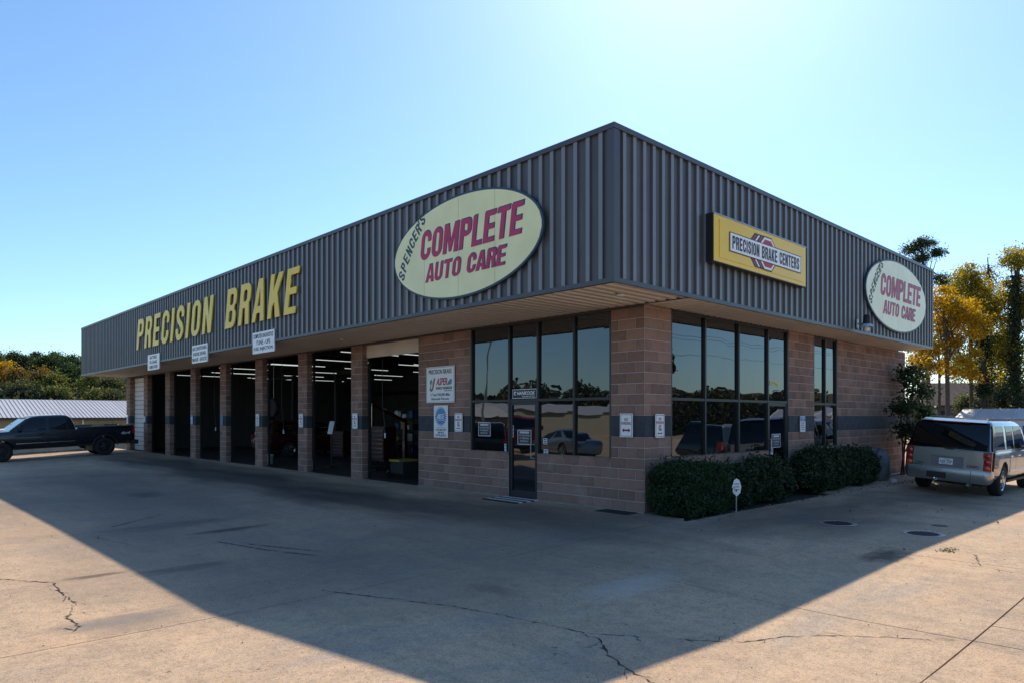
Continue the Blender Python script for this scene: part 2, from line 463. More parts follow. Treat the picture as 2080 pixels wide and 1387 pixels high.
# ------------------------------------------------------------------ lettering
def arc(cx, cy, rx, ry, a0, a1, n=8):
    return [(cx + rx * math.cos(math.radians(a0 + (a1 - a0) * i / n)), cy + ry * math.sin(math.radians(a0 + (a1 - a0) * i / n))) for i in range(n + 1)]
def rr(x0, y0, x1, y1, r):
    r = min(r, (x1 - x0) / 2 - 1e-4, (y1 - y0) / 2 - 1e-4)
    return arc(x1 - r, y1 - r, r, r, 0, 90, 6) + arc(x0 + r, y1 - r, r, r, 90, 180, 6) + arc(x0 + r, y0 + r, r, r, 180, 270, 6) + arc(x1 - r, y0 + r, r, r, 270, 360, 6)
def stroke(pts, t):
    L_, R_ = [], []
    for i, p in enumerate(pts):
        a = Vector(pts[max(i - 1, 0)]); b = Vector(pts[min(i + 1, len(pts) - 1)])
        d = (b - a).normalized(); nn = Vector((-d.y, d.x)) * t / 2
        L_.append(tuple(Vector(p) + nn)); R_.append(tuple(Vector(p) - nn))
    return L_ + R_[::-1]
def glyph(ch, w=0.56, t=0.19):
    h = t * 0.86
    if ch == 'I': return t, [[(0, 0), (0, 1), (t, 1), (t, 0)]]
    if ch == 'L': return w * .86, [[(0, 0), (0, 1), (t, 1), (t, h), (w * .86, h), (w * .86, 0)]]
    if ch == 'T': return w, [[(w / 2 - t / 2, 0), (w / 2 - t / 2, 1 - h), (0, 1 - h), (0, 1), (w, 1), (w, 1 - h), (w / 2 + t / 2, 1 - h), (w / 2 + t / 2, 0)]]
    if ch == 'E':
        e = w * .9
        return e, [[(0, 0), (0, 1), (e, 1), (e, 1 - h), (t, 1 - h), (t, .5 + h / 2), (e * .93, .5 + h / 2), (e * .93, .5 - h / 2), (t, .5 - h / 2), (t, h), (e, h), (e, 0)]]
    if ch == 'O': return w, [rr(0, 0, w, 1, w / 2), rr(t, h, w - t, 1 - h, w / 2 - t * .8)]
    if ch == 'C' or ch == 'G':
        r = w / 2 - t / 2
        p = [(w - t / 2, .62)] + arc(w / 2, 1 - w / 2, r, w / 2 - h / 2, 0, 180, 12) + arc(w / 2, w / 2, r, w / 2 - h / 2, 180, 360, 12) + [(w - t / 2, .38 if ch == 'C' else .5)]
        return w, [stroke(p, t * .95)]
    if ch == 'S':
        r = w / 2 - t / 2
        p = [(w - t / 2, .66)] + arc(w / 2, 1 - w / 2, r, w / 2 - h / 2, 0, 180, 12) + [(t / 2 + .02, .66), (w * .30, .575), (w * .70, .425), (w - t / 2 - .02, .34)] + arc(w / 2, w / 2, r, w / 2 - h / 2, 0, -180, 12) + [(t / 2, .34)]
        return w, [stroke(p, t * .95)]
    if ch == 'U': return w, [stroke([(t / 2, 1), (t / 2, .6)] + arc(w / 2, w / 2, w / 2 - t / 2, w / 2 - h / 2, 180, 360, 12) + [(w - t / 2, .6), (w - t / 2, 1)], t)]
    r = .2
    if ch == 'P': return w, [[(0, 0), (0, 1)] + arc(w - r, 1 - r, r, r, 90, 0) + arc(w - r, .42 + r, r, r, 0, -90) + [(t, .42), (t, 0)], rr(t, .42 + h * .95, w - t, 1 - h, r * .45)]
    if ch == 'R': return w, [[(0, 0), (0, 1)] + arc(w - r, 1 - r, r, r, 90, 0) + arc(w - r, .47 + r, r, r, 0, -50, 5) + [(w + .02, 0), (w - t, 0), (w * .56, .41), (t, .41), (t, 0)], rr(t, .42 + h * .95, w - t, 1 - h, r * .45)]
    if ch == 'B': return w, [[(0, 0), (0, 1)] + arc(w - r, 1 - r, r * .95, r, 90, 0) + arc(w - r, .53 + .13, r * .95, .13, 0, -60, 4) + arc(w - r, .47 - .15, r, .15, 60, 0, 4) + arc(w - r, r, r, r, 0, -90), rr(t, .5 + h * .5, w - t, 1 - h, .07), rr(t, h, w - t, .5 - h * .45, .07)]
    if ch == 'A':
        c = w / 2; a = t * .62
        return w, [[(-.03, 0), (c - a, 1), (c + a, 1), (w + .03, 0), (w + .03 - t * 1.03, 0), (w - t - .015, .2), (t + .015, .2), (t * 1.03 - .03, 0)], [(c, .80), (c + .075, .36), (c - .075, .36)]]
    if ch == 'K': return w, [[(0, 0), (0, 1), (t, 1), (t, .6), (w - t * 1.05, 1), (w + .02, 1), (w * .66, .55), (w + .03, 0), (w - t * 1.1, 0), (w * .48, .36), (t, .26), (t, 0)]]
    if ch == 'N': return w, [[(0, 0), (0, 1), (t, 1), (w - t, .44), (w - t, 1), (w, 1), (w, 0), (w - t, 0), (t, .56), (t, 0)]]
    if ch == 'M':
        W_ = w * 1.38
        return W_, [[(0, 0), (0, 1), (t * 1.25, 1), (W_ / 2, .42), (W_ - t * 1.25, 1), (W_, 1), (W_, 0), (W_ - t, 0), (W_ - t, .6), (W_ / 2 + t * .3, .05), (W_ / 2 - t * .3, .05), (t, .6), (t, 0)]]
    if ch == "'": return t * .8, [[(0, .68), (0, 1), (t * .8, 1), (t * .55, .68)]]
    return w * .55, []
def curve_mesh(contours, depth):
    c = bpy.data.curves.new('outline', 'CURVE')
    c.dimensions = '2D'; c.fill_mode = 'BOTH'; c.extrude = depth / 2
    for ct in contours:
        sp = c.splines.new('POLY'); sp.points.add(len(ct) - 1); sp.use_cyclic_u = True
        for p, q in zip(sp.points, ct): p.co = (q[0], q[1], 0, 1)
    o = bpy.data.objects.new('outline', c); COL.objects.link(o)
    me = bpy.data.meshes.new_from_object(o.evaluated_get(bpy.context.evaluated_depsgraph_get()))
    bpy.data.objects.remove(o); bpy.data.curves.remove(c)
    return me
def bold_contours(txt, w=0.56, t=0.19, gap=0.075, shear=0.0):
    out = []; x = 0; spans = []
    for ch in txt:
        gw, cs = glyph(ch, w, t)
        for ct in cs: out.append([(px + x + py * shear, py) for px, py in ct])
        spans.append((x, cs)); x += gw + gap
    return out, x - gap, spans
def fit(me, cx, cy, wd, ht, z, rot=0.0):
    n = len(me.vertices)
    a = np.empty(n * 3); me.vertices.foreach_get('co', a); a = a.reshape(-1, 3)
    lo, hi = a.min(0), a.max(0)
    s = [(wd / (hi[0] - lo[0])) if wd else None, (ht / (hi[1] - lo[1])) if ht else None]
    if s[0] is None: s[0] = s[1]
    if s[1] is None: s[1] = s[0]
    a[:, 0] = (a[:, 0] - (lo[0] + hi[0]) / 2) * s[0]
    a[:, 1] = (a[:, 1] - (lo[1] + hi[1]) / 2) * s[1]
    a[:, 2] = a[:, 2] - lo[2] + z
    if rot:
        c, s_ = math.cos(rot), math.sin(rot)
        x, y = a[:, 0].copy(), a[:, 1].copy()
        a[:, 0] = c * x - s_ * y; a[:, 1] = s_ * x + c * y
    a[:, 0] += cx; a[:, 1] += cy
    me.vertices.foreach_set('co', a.ravel()); me.update()
    return me
def bold(txt, cx, cy, wd, ht, z, mat, parent, depth=0.004, shear=0.0, w=0.56, t=0.19, gap=0.075, rot=0.0, name='lettering'):
    ct, _, _ = bold_contours(txt, w, t, gap, shear)
    me = fit(curve_mesh(ct, depth), cx, cy, wd, ht, z, rot)
    return put(name, me, mat, parent)
def text(txt, cx, cy, wd, ht, z, mat, parent, depth=0.002, off=0.0, shear=0.0, name='lettering', rot=0.0):
    c = bpy.data.curves.new('words', 'FONT')
    c.body = txt; c.offset = off; c.shear = shear; c.extrude = depth / 2; c.resolution_u = 3
    o = bpy.data.objects.new('words', c); COL.objects.link(o)
    me = bpy.data.meshes.new_from_object(o.evaluated_get(bpy.context.evaluated_depsgraph_get()))
    bpy.data.objects.remove(o); bpy.data.curves.remove(c)
    return put(name, fit(me, cx, cy, wd, ht, z, rot), mat, parent)
def plate(name, poly, z0, z1, mat, parent):
    return put(name, MB().prism(poly, z0, z1).mesh(name), mat, parent)
def rect(x0, y0, x1, y1): return [(x0, y0), (x1, y0), (x1, y1), (x0, y1)]

# ------------------------------------------------------------------ ground
FX, FY, WX, WY = 8.704, 6.870, 10.889, 7.864       # fascia corner, wall corner
ZS, ZT = 3.97, 6.475                               # soffit, fascia top
LEN, DEP = 34.63, 14.59                            # wall lengths from the corner
FL, FR = 42.40, 24.86                              # fascia ends
zl_y = [2.5, 3.74, 4.46, 5.21, 6.41, 7.29, 9.26, 15.2, 21.0, 37.0]
zl_z = [.10, .065, .016, -.029, -.105, -.153, -.15, -.151, -.178, -.21]
zr_x = [3.4, 3.99, 4.72, 5.69, 7.98, 11.04, 14.6, 17.8, 20.5, 24.0, 40.0]
zr_z = [-.08, -.096, -.113, -.145, -.12, -.074, -.098, -.115, -.22, -.26, -.3]
def gz(x, y):
    x = np.asarray(x, float); y = np.asarray(y, float)
    d1 = np.hypot(x - 2.65, np.maximum(0, 3.5 - y)); z1 = np.interp(y, zl_y, zl_z)
    d2 = np.hypot(y - 3.21, np.maximum(0, 3.9 - x)); z2 = np.interp(x, zr_x, zr_z)
    d3 = np.hypot(np.maximum(0, WX - 0.3 - x), np.maximum(0, WY - 0.3 - y))
    d3 = d3 * (1 + 1.2 * np.clip((x - 17) / 3, 0, 1))
    w1, w2, w3 = 1 / (d1 ** 2 + .02), 1 / (d2 ** 2 + .02), 1 / (d3 ** 2 + .02)
    z = (w1 * z1 + w2 * z2 - .12 * .003) / (w1 + w2 + w3 + .003)
    return np.where((x > WX - .3) & (y > WY - .3), 0.0, z)
def gzf(x, y): return float(gz(x, y))

xs = np.concatenate([np.arange(-400, -40, 30), np.arange(-40, 80, 4), np.arange(80, 420, 30)])
ys = np.concatenate([np.arange(-400, -40, 30), np.arange(-40, 100, 4), np.arange(100, 440, 30)])
gx, gy = np.meshgrid(xs, ys, indexing='ij')
far = -0.6 - 0.5 * np.clip((gy - 46) / 8, 0, 1) - 0.25 * np.clip((gx - 30) / 15, 0, 1)
gb = MB()
nx, ny = gx.shape
gb.v = [tuple(p) for p in np.stack([gx, gy, far], -1).reshape(-1, 3)]
gb.f = [(i * ny + j, (i + 1) * ny + j, (i + 1) * ny + j + 1, i * ny + j + 1) for i in range(nx - 1) for j in range(ny - 1)]
struct('ground', gb, mt_ground, smooth=180)
struct('road', MB().box(-56, -44, -300, 300, -0.6, -0.48), mt_road)

pv = bpy.data.objects.new('pavement', None); COL.objects.link(pv); pv['kind'] = 'structure'; ORG[pv] = (0, 0, 0)
def slab_grid(x0, x1, y0, y1, step):
    nx = max(2, int((x1 - x0) / step) + 1); ny = max(2, int((y1 - y0) / step) + 1)
    X, Y = np.meshgrid(np.linspace(x0, x1, nx), np.linspace(y0, y1, ny), indexing='ij')
    Z = gz(X, Y)
    b = MB()
    b.v = [tuple(p) for p in np.stack([X, Y, Z], -1).reshape(-1, 3)]
    b.f = [(i * ny + j, (i + 1) * ny + j, (i + 1) * ny + j + 1, i * ny + j + 1) for i in range(nx - 1) for j in range(ny - 1)]
    def rim(idx):
        k = len(b.v)
        for i in idx: b.v.append((b.v[i][0], b.v[i][1], b.v[i][2] - .10))
        for a in range(len(idx) - 1): b.f.append((idx[a], k + a, k + a + 1, idx[a + 1]))
    rim([j for j in range(ny)]); rim([(nx - 1) * ny + j for j in range(ny)][::-1])
    rim([i * ny for i in range(nx)][::-1]); rim([i * ny + ny - 1 for i in range(nx)])
    return b
JX = [-14.0, -6.5, 1.0, 7.1, 10.66, 14.6]
G_ = 0.008
def slab(x0, x1, y0, y1, step=0.5):
    return obj('concrete_slab', slab_grid(x0 + G_, x1 - G_, y0 + G_, y1 - G_, step), mt_concrete, pv, smooth=40)
for a, b in ((-14, -6.5), (-6.5, 0.3), (0.3, 7.06)):
    for c, d in ((-14, -6), (-6, 1.64)): slab(a, b, c, d, 0.8)
slab(-14, -6.5, 1.64, 7.0, 0.8); slab(-6.5, -0.5, 1.64, 7.0, 0.4); slab(-0.5, 7.06, 1.64, 7.0, 0.2)
for c, d in ((7.0, 16.5), (16.5, 26.0), (26.0, 35.5), (35.5, 45.0)):
    slab(-14, -6.5, c, d, 0.8); slab(-6.5, -0.5, c, d, 0.6); slab(-0.5, 7.06, c, d, 0.3); slab(7.06, WX + .02, c, d, 0.4)
slab(7.06, 10.66, 1.64, 7.0, 0.25); slab(10.66, 17.2, 1.64, WY - 1.06, 0.3); slab(17.2, 24.2, 1.64, WY - .35, 0.4); slab(24.2, 34.0, 1.64, WY - .35, 0.5)
slab(34.0, 60.0, 1.64, 24, 0.8); slab(25.7, 34.0, WY - .35, 24, 0.8)
slab(7.68, 17.2, -5.5, 1.64, 0.4); slab(17.2, 26.0, -5.5, 1.64, 0.5); slab(26.0, 60.0, -5.5, 1.64, 0.8)
for a in (-44, -34, -24):  # slabs out of view, added to bounce sunlight onto the shaded fronts
    for c in (-40, -30, -20, -10, 0, 10, 20, 30, 40): slab(a, a + 10, c, c + 10, 3.3)
for a in (-14, -4, 6, 16, 26, 36, 46):  # more slabs out of view, added for the same bounce light
    for c in (-44, -34, -24): slab(a, a + 10, c, c + 10, 3.3)
slab(7.06, 7.68, -5.5, 1.64, 0.4); slab(7.06, 60, -14, -5.5, 0.8)
dirt = MB()
dirt.v = [(-44.2, -44.2, -.34), (60.2, -44.2, -.34), (60.2, 50.2, -.34), (-44.2, 50.2, -.34)]; dirt.f = [(0, 1, 2, 3)]
obj('joint_bed', dirt, mt_dirt, pv)
obj('planting_bed', MB().box(WX - .05, 25.6, WY - 1.04, WY + .02, -.3, -.05), mt_dirt, pv)
def crack(pts, wd, jag=0.03, seed=1, branch=True):
    r = random.Random(seed); out = []
    for (a, b) in zip(pts, pts[1:]):
        n = max(2, int(math.dist(a, b) / .045))
        for i in range(n):
            t = i / n
            out.append((a[0] + (b[0] - a[0]) * t + r.uniform(-jag, jag) * (.5 + math.sin(i * .9)), a[1] + (b[1] - a[1]) * t + r.uniform(-jag, jag) * (.5 + math.cos(i * .7))))
    out.append(pts[-1])
    b_ = MB()
    def ribbon(line, w0, w1):
        k0 = len(b_.v)
        for i, p in enumerate(line):
            q = Vector(line[min(i + 1, len(line) - 1)]) - Vector(line[max(i - 1, 0)])
            q = q.normalized() if q.length > 0 else Vector((1, 0)); k = (w0 + (w1 - w0) * i / len(line)) * r.choice([.15, .4, .7, 1.0, 1.0, 1.7]) / 2
            for s in (-1, 1):
                x, y = p[0] - q.y * k * s, p[1] + q.x * k * s
                b_.v.append((x, y, gzf(x, y) + .004))
        b_.f += [(k0 + 2 * i, k0 + 2 * i + 2, k0 + 2 * i + 3, k0 + 2 * i + 1) for i in range(len(line) - 1)]
    ribbon(out, wd, wd * .6)
    if branch:
        for p in out[::max(3, len(out) // 9)]:
            a = r.uniform(0, 6.28); ln = [p]
            for i in range(r.randint(3, 8)):
                a += r.uniform(-.6, .6); ln.append((ln[-1][0] + .035 * math.cos(a), ln[-1][1] + .035 * math.sin(a)))
            ribbon(ln, wd * .5, wd * .1)
    return obj('pavement_crack', b_, mt_crack, pv)
def g0(px, py, z=-.12):
    cx_ = (px - 1040) / 1412.; dz = (844 - py) / 1412.
    t = (z - 1.85) / dz
    return (t * (.7267 * cx_ + .6869), t * (-.6869 * cx_ + .7267))
crack([g0(*p) for p in [(-40, 1171), (0, 1172), (105, 1178), (130, 1205), (157, 1222), (135, 1245), (160, 1265), (145, 1278)]], .022, .022, 2)
crack([g0(*p) for p in [(655, 1195), (800, 1222), (950, 1248), (1040, 1265), (1190, 1292), (1400, 1295)]], .016, .018, 3)
crack([g0(*p, -.12) for p in [(1400, 1295), (1500, 1300), (1600, 1288), (1700, 1288), (1940, 1303)]], .015, .014, 4)
crack([g0(*p) for p in [(1217, 1302), (1240, 1340), (1280, 1365), (1330, 1395)]], .018, .02, 5)
crack([g0(*p, -.1) for p in [(1980, 1130), (1990, 1150), (2025, 1160), (2055, 1166)]], .012, .03, 6)
crack([g0(*p, -.1) for p in [(195, 1083), (215, 1090), (260, 1098)]], .013, .03, 7)

for pts in ([(440, 1100), (540, 1118), (640, 1130)], [(500, 1105), (575, 1114), (650, 1122)], [(225, 1070), (300, 1052), (330, 1045)]):
    o = crack([g0(*p, -.15) for p in pts], .05, .006, 11, False); o.name = 'tyre_mark'; o.data.materials[0] = mt_skid
for pts in ([(1415, 1062), (1640, 1090), (1865, 1117)],):
    o = crack([g0(*p, -.06) for p in pts], .008, .004, 12, False); o.name = 'joint_filler'; o.data.materials[0] = mt_crack

# ------------------------------------------------------------------ the building
B = thing('auto_shop_building', 'long single-storey auto shop of brown block with charcoal ribbed metal fascia', 'building', (WX, WY, 0))
CH, BW = 0.2064, 0.4128
def face_mesh(name, wdt, hgt, amp, seed, dep=.05):
    r = random.Random(seed); nx, ny = 5, 3; v = []; f = []
    for j in range(ny + 1):
        for i in range(nx + 1):
            e = i in (0, nx) or j in (0, ny)
            v.append((wdt * i / nx, hgt * j / ny, 0 if e else r.uniform(.15, 1.0) * amp))
    W1 = nx + 1
    f = [(j * W1 + i, j * W1 + i + 1, (j + 1) * W1 + i + 1, (j + 1) * W1 + i) for j in range(ny) for i in range(nx)]
    ring = [i for i in range(W1)] + [j * W1 + nx for j in range(1, ny + 1)] + [ny * W1 + i for i in range(nx - 1, -1, -1)] + [j * W1 for j in range(ny - 1, 0, -1)]
    k = len(v)
    for i in ring: v.append((v[i][0], v[i][1], -dep))
    n = len(ring)
    f += [(ring[a], k + a, k + (a + 1) % n, ring[(a + 1) % n]) for a in range(n)]
    return v, f
JT = .012
TPL = [face_mesh('b', BW - JT, CH - JT, .011, s) for s in range(8)]
TPLB = [face_mesh('b', BW - JT, CH - JT, .006, 50 + s) for s in range(3)]
TM = []
for v, f in TPL:
    me = bpy.data.meshes.new('block'); me.from_pydata(v, [], f); me.materials.append(mt_block); TM.append(me)
TMB = []
for v, f in TPLB:
    me = bpy.data.meshes.new('band_block'); me.from_pydata(v, [], f); me.materials.append(mt_band); TMB.append(me)
blocks = []
def lay(org, R, L, opens, zmax=3.965, start=0):
    """running bond of blocks on a wall face. org: lower left corner seen from outside, R: sign frame"""
    k = 0
    while k * CH < zmax - .03:
        z0 = k * CH; z1 = min(z0 + CH, zmax)
        iv = [(0, L)]
        for (u0, u1, a, b) in opens:
            if z0 + .1 > a and z0 + .1 < b:
                nv = []
                for (s, e) in iv:
                    if u0 > s: nv.append((s, min(e, u0)))
                    if u1 < e: nv.append((max(s, u1), e))
                iv = [(s, e) for s, e in nv if e - s > .01]
        for (s, e) in iv:
            cuts = [s]
            x = math.ceil((s - start) / BW) * BW + start - BW + (k % 2) * BW / 2
            while x < e:
                if x > s + .06 and x < e - .06: cuts.append(x)
                x += BW
            cuts.append(e)
            for a, b in zip(cuts, cuts[1:]): blocks.append((org, R, a, b, z0, z1, k in (7, 8)))
        k += 1
# the walls: openings (u0, u1, z0, z1)
SILL = 0.975
UL = LEN                                            # long side measured from its far end (u grows towards the corner)
def uY(y): return UL - y                            # y = distance from the corner along the long wall
OFF_END = 7.28
W1 = (0.80, 5.15); DR = (2.86, 3.78)
lay((WX, WY + OFF_END, 0), LEFT, OFF_END, [(OFF_END - W1[1], OFF_END - W1[0], SILL, 9), (OFF_END - DR[1], OFF_END - DR[0], 0, 9)], start=OFF_END)
RW1 = (0.885, 6.04); RD = (4.99, 6.04); RW2 = (7.50, 9.04)
lay((WX, WY, 0), RIGHT, DEP, [(RW1[0], RW1[1], 0.985, 9), (RD[0], RD[1], 0, 9), (RW2[0], RW2[1], 1.0, 9)])
COLS = [(10.13 + 3.46 * k, 10.74 + 3.46 * k) for k in range(7)] + [(34.0, LEN)]
for (a, b) in COLS:
    lay((WX, WY + b, 0), LEFT, b - a, [], zmax=3.92, start=0)
    lay((WX, WY + a, 0), RIGHT, 0.203, [], zmax=3.92)
camp = Vector((0, 0, 1.85))
def bkey(q):
    c = Vector(q[0]) + q[1] @ Vector(((q[2] + q[3]) / 2, q[4], 0))
    d = c - camp; n_ = q[1] @ Vector((0, 0, 1))
    return -(q[3] - q[2]) * abs(d.normalized().dot(n_)) / d.length ** 2
blocks.sort(key=bkey)
rest = {False: MB(), True: MB()}
cnt = {False: 0, True: 0}
for i, (org, R, a, b, z0, z1, band) in enumerate(blocks):
    sx = (b - a - JT) / (BW - JT); sy = (z1 - z0 - JT) / (CH - JT)
    p = Vector(org) + R @ Vector((a + JT / 2, z0 + JT / 2, .005))
    lim = 240 if not band else 58
    if cnt[band] < lim:
        cnt[band] += 1
        me = rnd.choice(TMB if band else TM)
        o = bpy.data.objects.new('band_block' if band else 'block', me); COL.objects.link(o); o.parent = B
        m = R.to_4x4() @ Matrix.Diagonal((sx, sy, 1, 1)); m.translation = p - B.location
        o.matrix_local = m
    else:
        v, f = rnd.choice(TPLB if band else TPL)
        rest[band].add([p + R @ Vector((x * sx, y * sy, z)) for x, y, z in v], f)
o = obj('far_blocks', rest[False], mt_block, B); o['kind'] = 'stuff'
o = obj('far_band_blocks', rest[True], mt_band, B); o['kind'] = 'stuff'
# wall cores behind the blocks (their face is the recessed mortar)
core = MB(); cband = MB()
def corebox(x0, x1, y0, y1, z1=3.965):
    core.box(x0, x1, y0, y1, -.4, 7 * CH); cband.box(x0, x1, y0, y1, 7 * CH, 9 * CH); core.box(x0, x1, y0, y1, 9 * CH, z1)
T = .2; c0 = WX + .001; c1 = WY + .001
def low(x0, x1, y0, y1, z): core.box(x0, x1, y0, y1, -.4, z - .012)
corebox(c0, WX + T, c1, WY + W1[0])
low(c0, WX + T, WY + W1[0], WY + DR[0], SILL); low(c0, WX + T, WY + DR[1], WY + W1[1], SILL)
corebox(c0, WX + T, WY + W1[1], WY + OFF_END)
corebox(WX + T, WX + RW1[0], c1, WY + T)
low(WX + RW1[0], WX + RD[0], c1, WY + T, .985)
corebox(WX + RD[1], WX + RW2[0], c1, WY + T)
low(WX + RW2[0], WX + RW2[1], c1, WY + T, 1.0)
corebox(WX + RW2[1], WX + DEP, c1, WY + T)
for (a, b) in COLS: corebox(c0, WX + .202, WY + a + .001, WY + b)
corebox(WX + DEP - T, WX + DEP, WY + T, WY + LEN)
corebox(WX + .202, WX + DEP - T, WY + LEN - T, WY + LEN)
obj('wall', core, mt_mortar, B); obj('painted_wall_band', cband, mt_mortar_d, B)
obj('footing', MB().box(WX - .045, WX + .0, WY - .02, WY + DR[0] + .02, -.3, .03).box(WX - .045, WX, WY + DR[1] - .02, WY + OFF_END, -.3, .03), M('footing concrete', (0.3, 0.27, 0.24), .9, var=.3), B)

# fascia: ribbed panels, three grooves to a panel, shared mesh
PIT, TOPW, SIDE, DP = 0.27, 0.082, 0.012, 0.036
def rib_panel(n, h):
    b = MB(); prof = []
    for k in range(n):
        x = k * PIT
        v_ = (PIT - TOPW - 2 * SIDE) / 2
        prof += [(x, -DP), (x + v_, -DP), (x + v_ + SIDE, 0), (x + v_ + SIDE + TOPW, 0), (x + v_ + 2 * SIDE + TOPW, -DP)]
    prof.append((n * PIT, -DP))
    for (x, z) in prof: b.v += [(x, 0, z), (x, h, z)]
    b.f = [(2 * i, 2 * i + 2, 2 * i + 3, 2 * i + 1) for i in range(len(prof) - 1)]
    k = len(b.v)
    for (x, z) in prof: b.v += [(x, 0, -.06), (x, h, -.06)]
    m = len(prof)
    b.f += [(2 * i, k + 2 * i, k + 2 * i + 2, 2 * i + 2) for i in range(m - 1)] + [(2 * i + 1, 2 * i + 3, k + 2 * i + 3, k + 2 * i + 1) for i in range(m - 1)]
    b.f += [(0, 1, k + 1, k), (2 * m - 2, k + 2 * m - 2, k + 2 * m - 1, 2 * m - 1)]
    return b
FH = ZT - ZS - .06
pm = {}
def ribs(org, R, L):
    n = int(round(L / PIT)); x = 0; sc = L / (n * PIT)
    while n > 0:
        k = min(3, n)
        if k not in pm:
            pm[k] = rib_panel(k, FH).mesh('fascia_panel'); pm[k].materials.append(mt_fascia); pm[k].materials.append(mt_skysheen)
            for r_ in range(k): pm[k].polygons[r_ * 5 + 2].material_index = 1        # rib tops: lighter colour paints in the reflected sky
        o = bpy.data.objects.new('fascia_panel', pm[k]); COL.objects.link(o); o.parent = B
        m = R.to_4x4() @ Matrix.Diagonal((sc, 1, 1, 1)); m.translation = Vector(org) + R @ Vector((x, 0, 0)) - B.location
        o.matrix_local = m
        x += k * PIT * sc; n -= k
ribs((FX, FL - .06, ZS + .03), LEFT, FL - FY - .20)
ribs((FX + .14, FY, ZS + .03), RIGHT, FR - FX - .20)
cp = MB()
cp.box(FX - .022, FX + .35, FY + .02, FL + .02, ZT - .085, ZT).box(FX - .022, FR + .02, FY - .022, FY + .02, ZT - .085, ZT).box(FX + .35, FR + .02, FY + .02, FY + .35, ZT - .085, ZT)
obj('coping', cp, mt_trim, B)
dp = MB()
dp.box(FX - .018, FX + .06, FY + .02, FL + .01, ZS - .012, ZS + .062).box(FX - .018, FR + .01, FY - .018, FY + .02, ZS - .012, ZS + .062)
obj('drip_trim', dp, mt_trim, B)
ct = MB()
ct.box(FX - .008, FX + .05, FY + .001, FY + .135, ZS + .062, ZT - .085).box(FX - .008, FX + .135, FY - .008, FY + .001, ZS + .062, ZT - .085)
obj('corner_trim', ct, mt_trim, B)
obj('end_trim', MB().box(FX - .01, FX + .06, FL - .07, FL + .005, ZS + .062, ZT - .085), mt_trim, B)
obj('end_trim', MB().box(FR - .07, FR + .005, FY - .01, FY + .06, ZS + .062, ZT - .085), mt_trim, B)
rf = MB()
rf.box(FX + .07, FX + .12, FY + .07, FL, ZS + .06, ZT - .09).box(FX + .12, FR, FY + .07, FY + .12, ZS + .06, ZT - .09)
rf.box(FX + .07, FR, FL - .05, FL + .002, ZS, ZT - .09).box(FR - .05, FR + .002, FY + .07, FL - .05, ZS, ZT - .09)
obj('fascia_back', rf, mt_trim, B)
obj('roof', MB().box(FX + .35, FR - .05, FY + .35, FL - .05, ZT - .6, ZT - .5), mt_roof, B)
# soffit: grooved panels
def soffit_mesh(w_, l_, n):
    b = MB(); prof = []
    for k in range(n):
        x = k * w_ / n; p = w_ / n
        prof += [(x, 0), (x + p * .52, 0), (x + p * .60, .06), (x + p * .92, .06)]
    prof.append((w_, 0))
    for (x, z) in prof: b.v += [(x, 0, z), (x, l_, z)]
    b.f = [(2 * i, 2 * i + 1, 2 * i + 3, 2 * i + 2) for i in range(len(prof) - 1)]
    return b
n = 38; wp = (FL - FY - .06) / n
sm = soffit_mesh(wp, WX - FX + .02, 4).mesh('soffit_panel'); sm.materials.append(mt_soffit)
for k in range(n):
    o = bpy.data.objects.new('soffit_panel', sm); COL.objects.link(o); o.parent = B
    m = Matrix(((0, 1, 0), (1, 0, 0), (0, 0, 1))).to_4x4(); m.translation = Vector((FX + .03, FY + .04 + k * wp, ZS)) - B.location
    o.matrix_local = m
n2 = 15; wp2 = (FR - WX - .04) / n2
sm2 = soffit_mesh(wp2, WY - FY, 4).mesh('soffit_panel'); sm2.materials.append(mt_soffit)
for k in range(n2):
    o = bpy.data.objects.new('soffit_panel', sm2); COL.objects.link(o); o.parent = B
    o.location = Vector((WX + .035 + k * wp2, FY + .03, ZS + .001)) - B.location
obj('soffit_trim', MB().box(WX - .02, WX + .03, FY + .05, WY - .0, ZS - .006, ZS + .03).box(WX - .03, WX - .001, WY + .0, WY + LEN, ZS - .05, ZS + .003), M('dark soffit trim', (0.05, .04, .033), .6), B)
# the beam above the bays
obj('bay_header', MB().box(WX + .03, WX + .2, WY + OFF_END + .0, WY + LEN, 3.925, ZS + .4), mt_black, B)

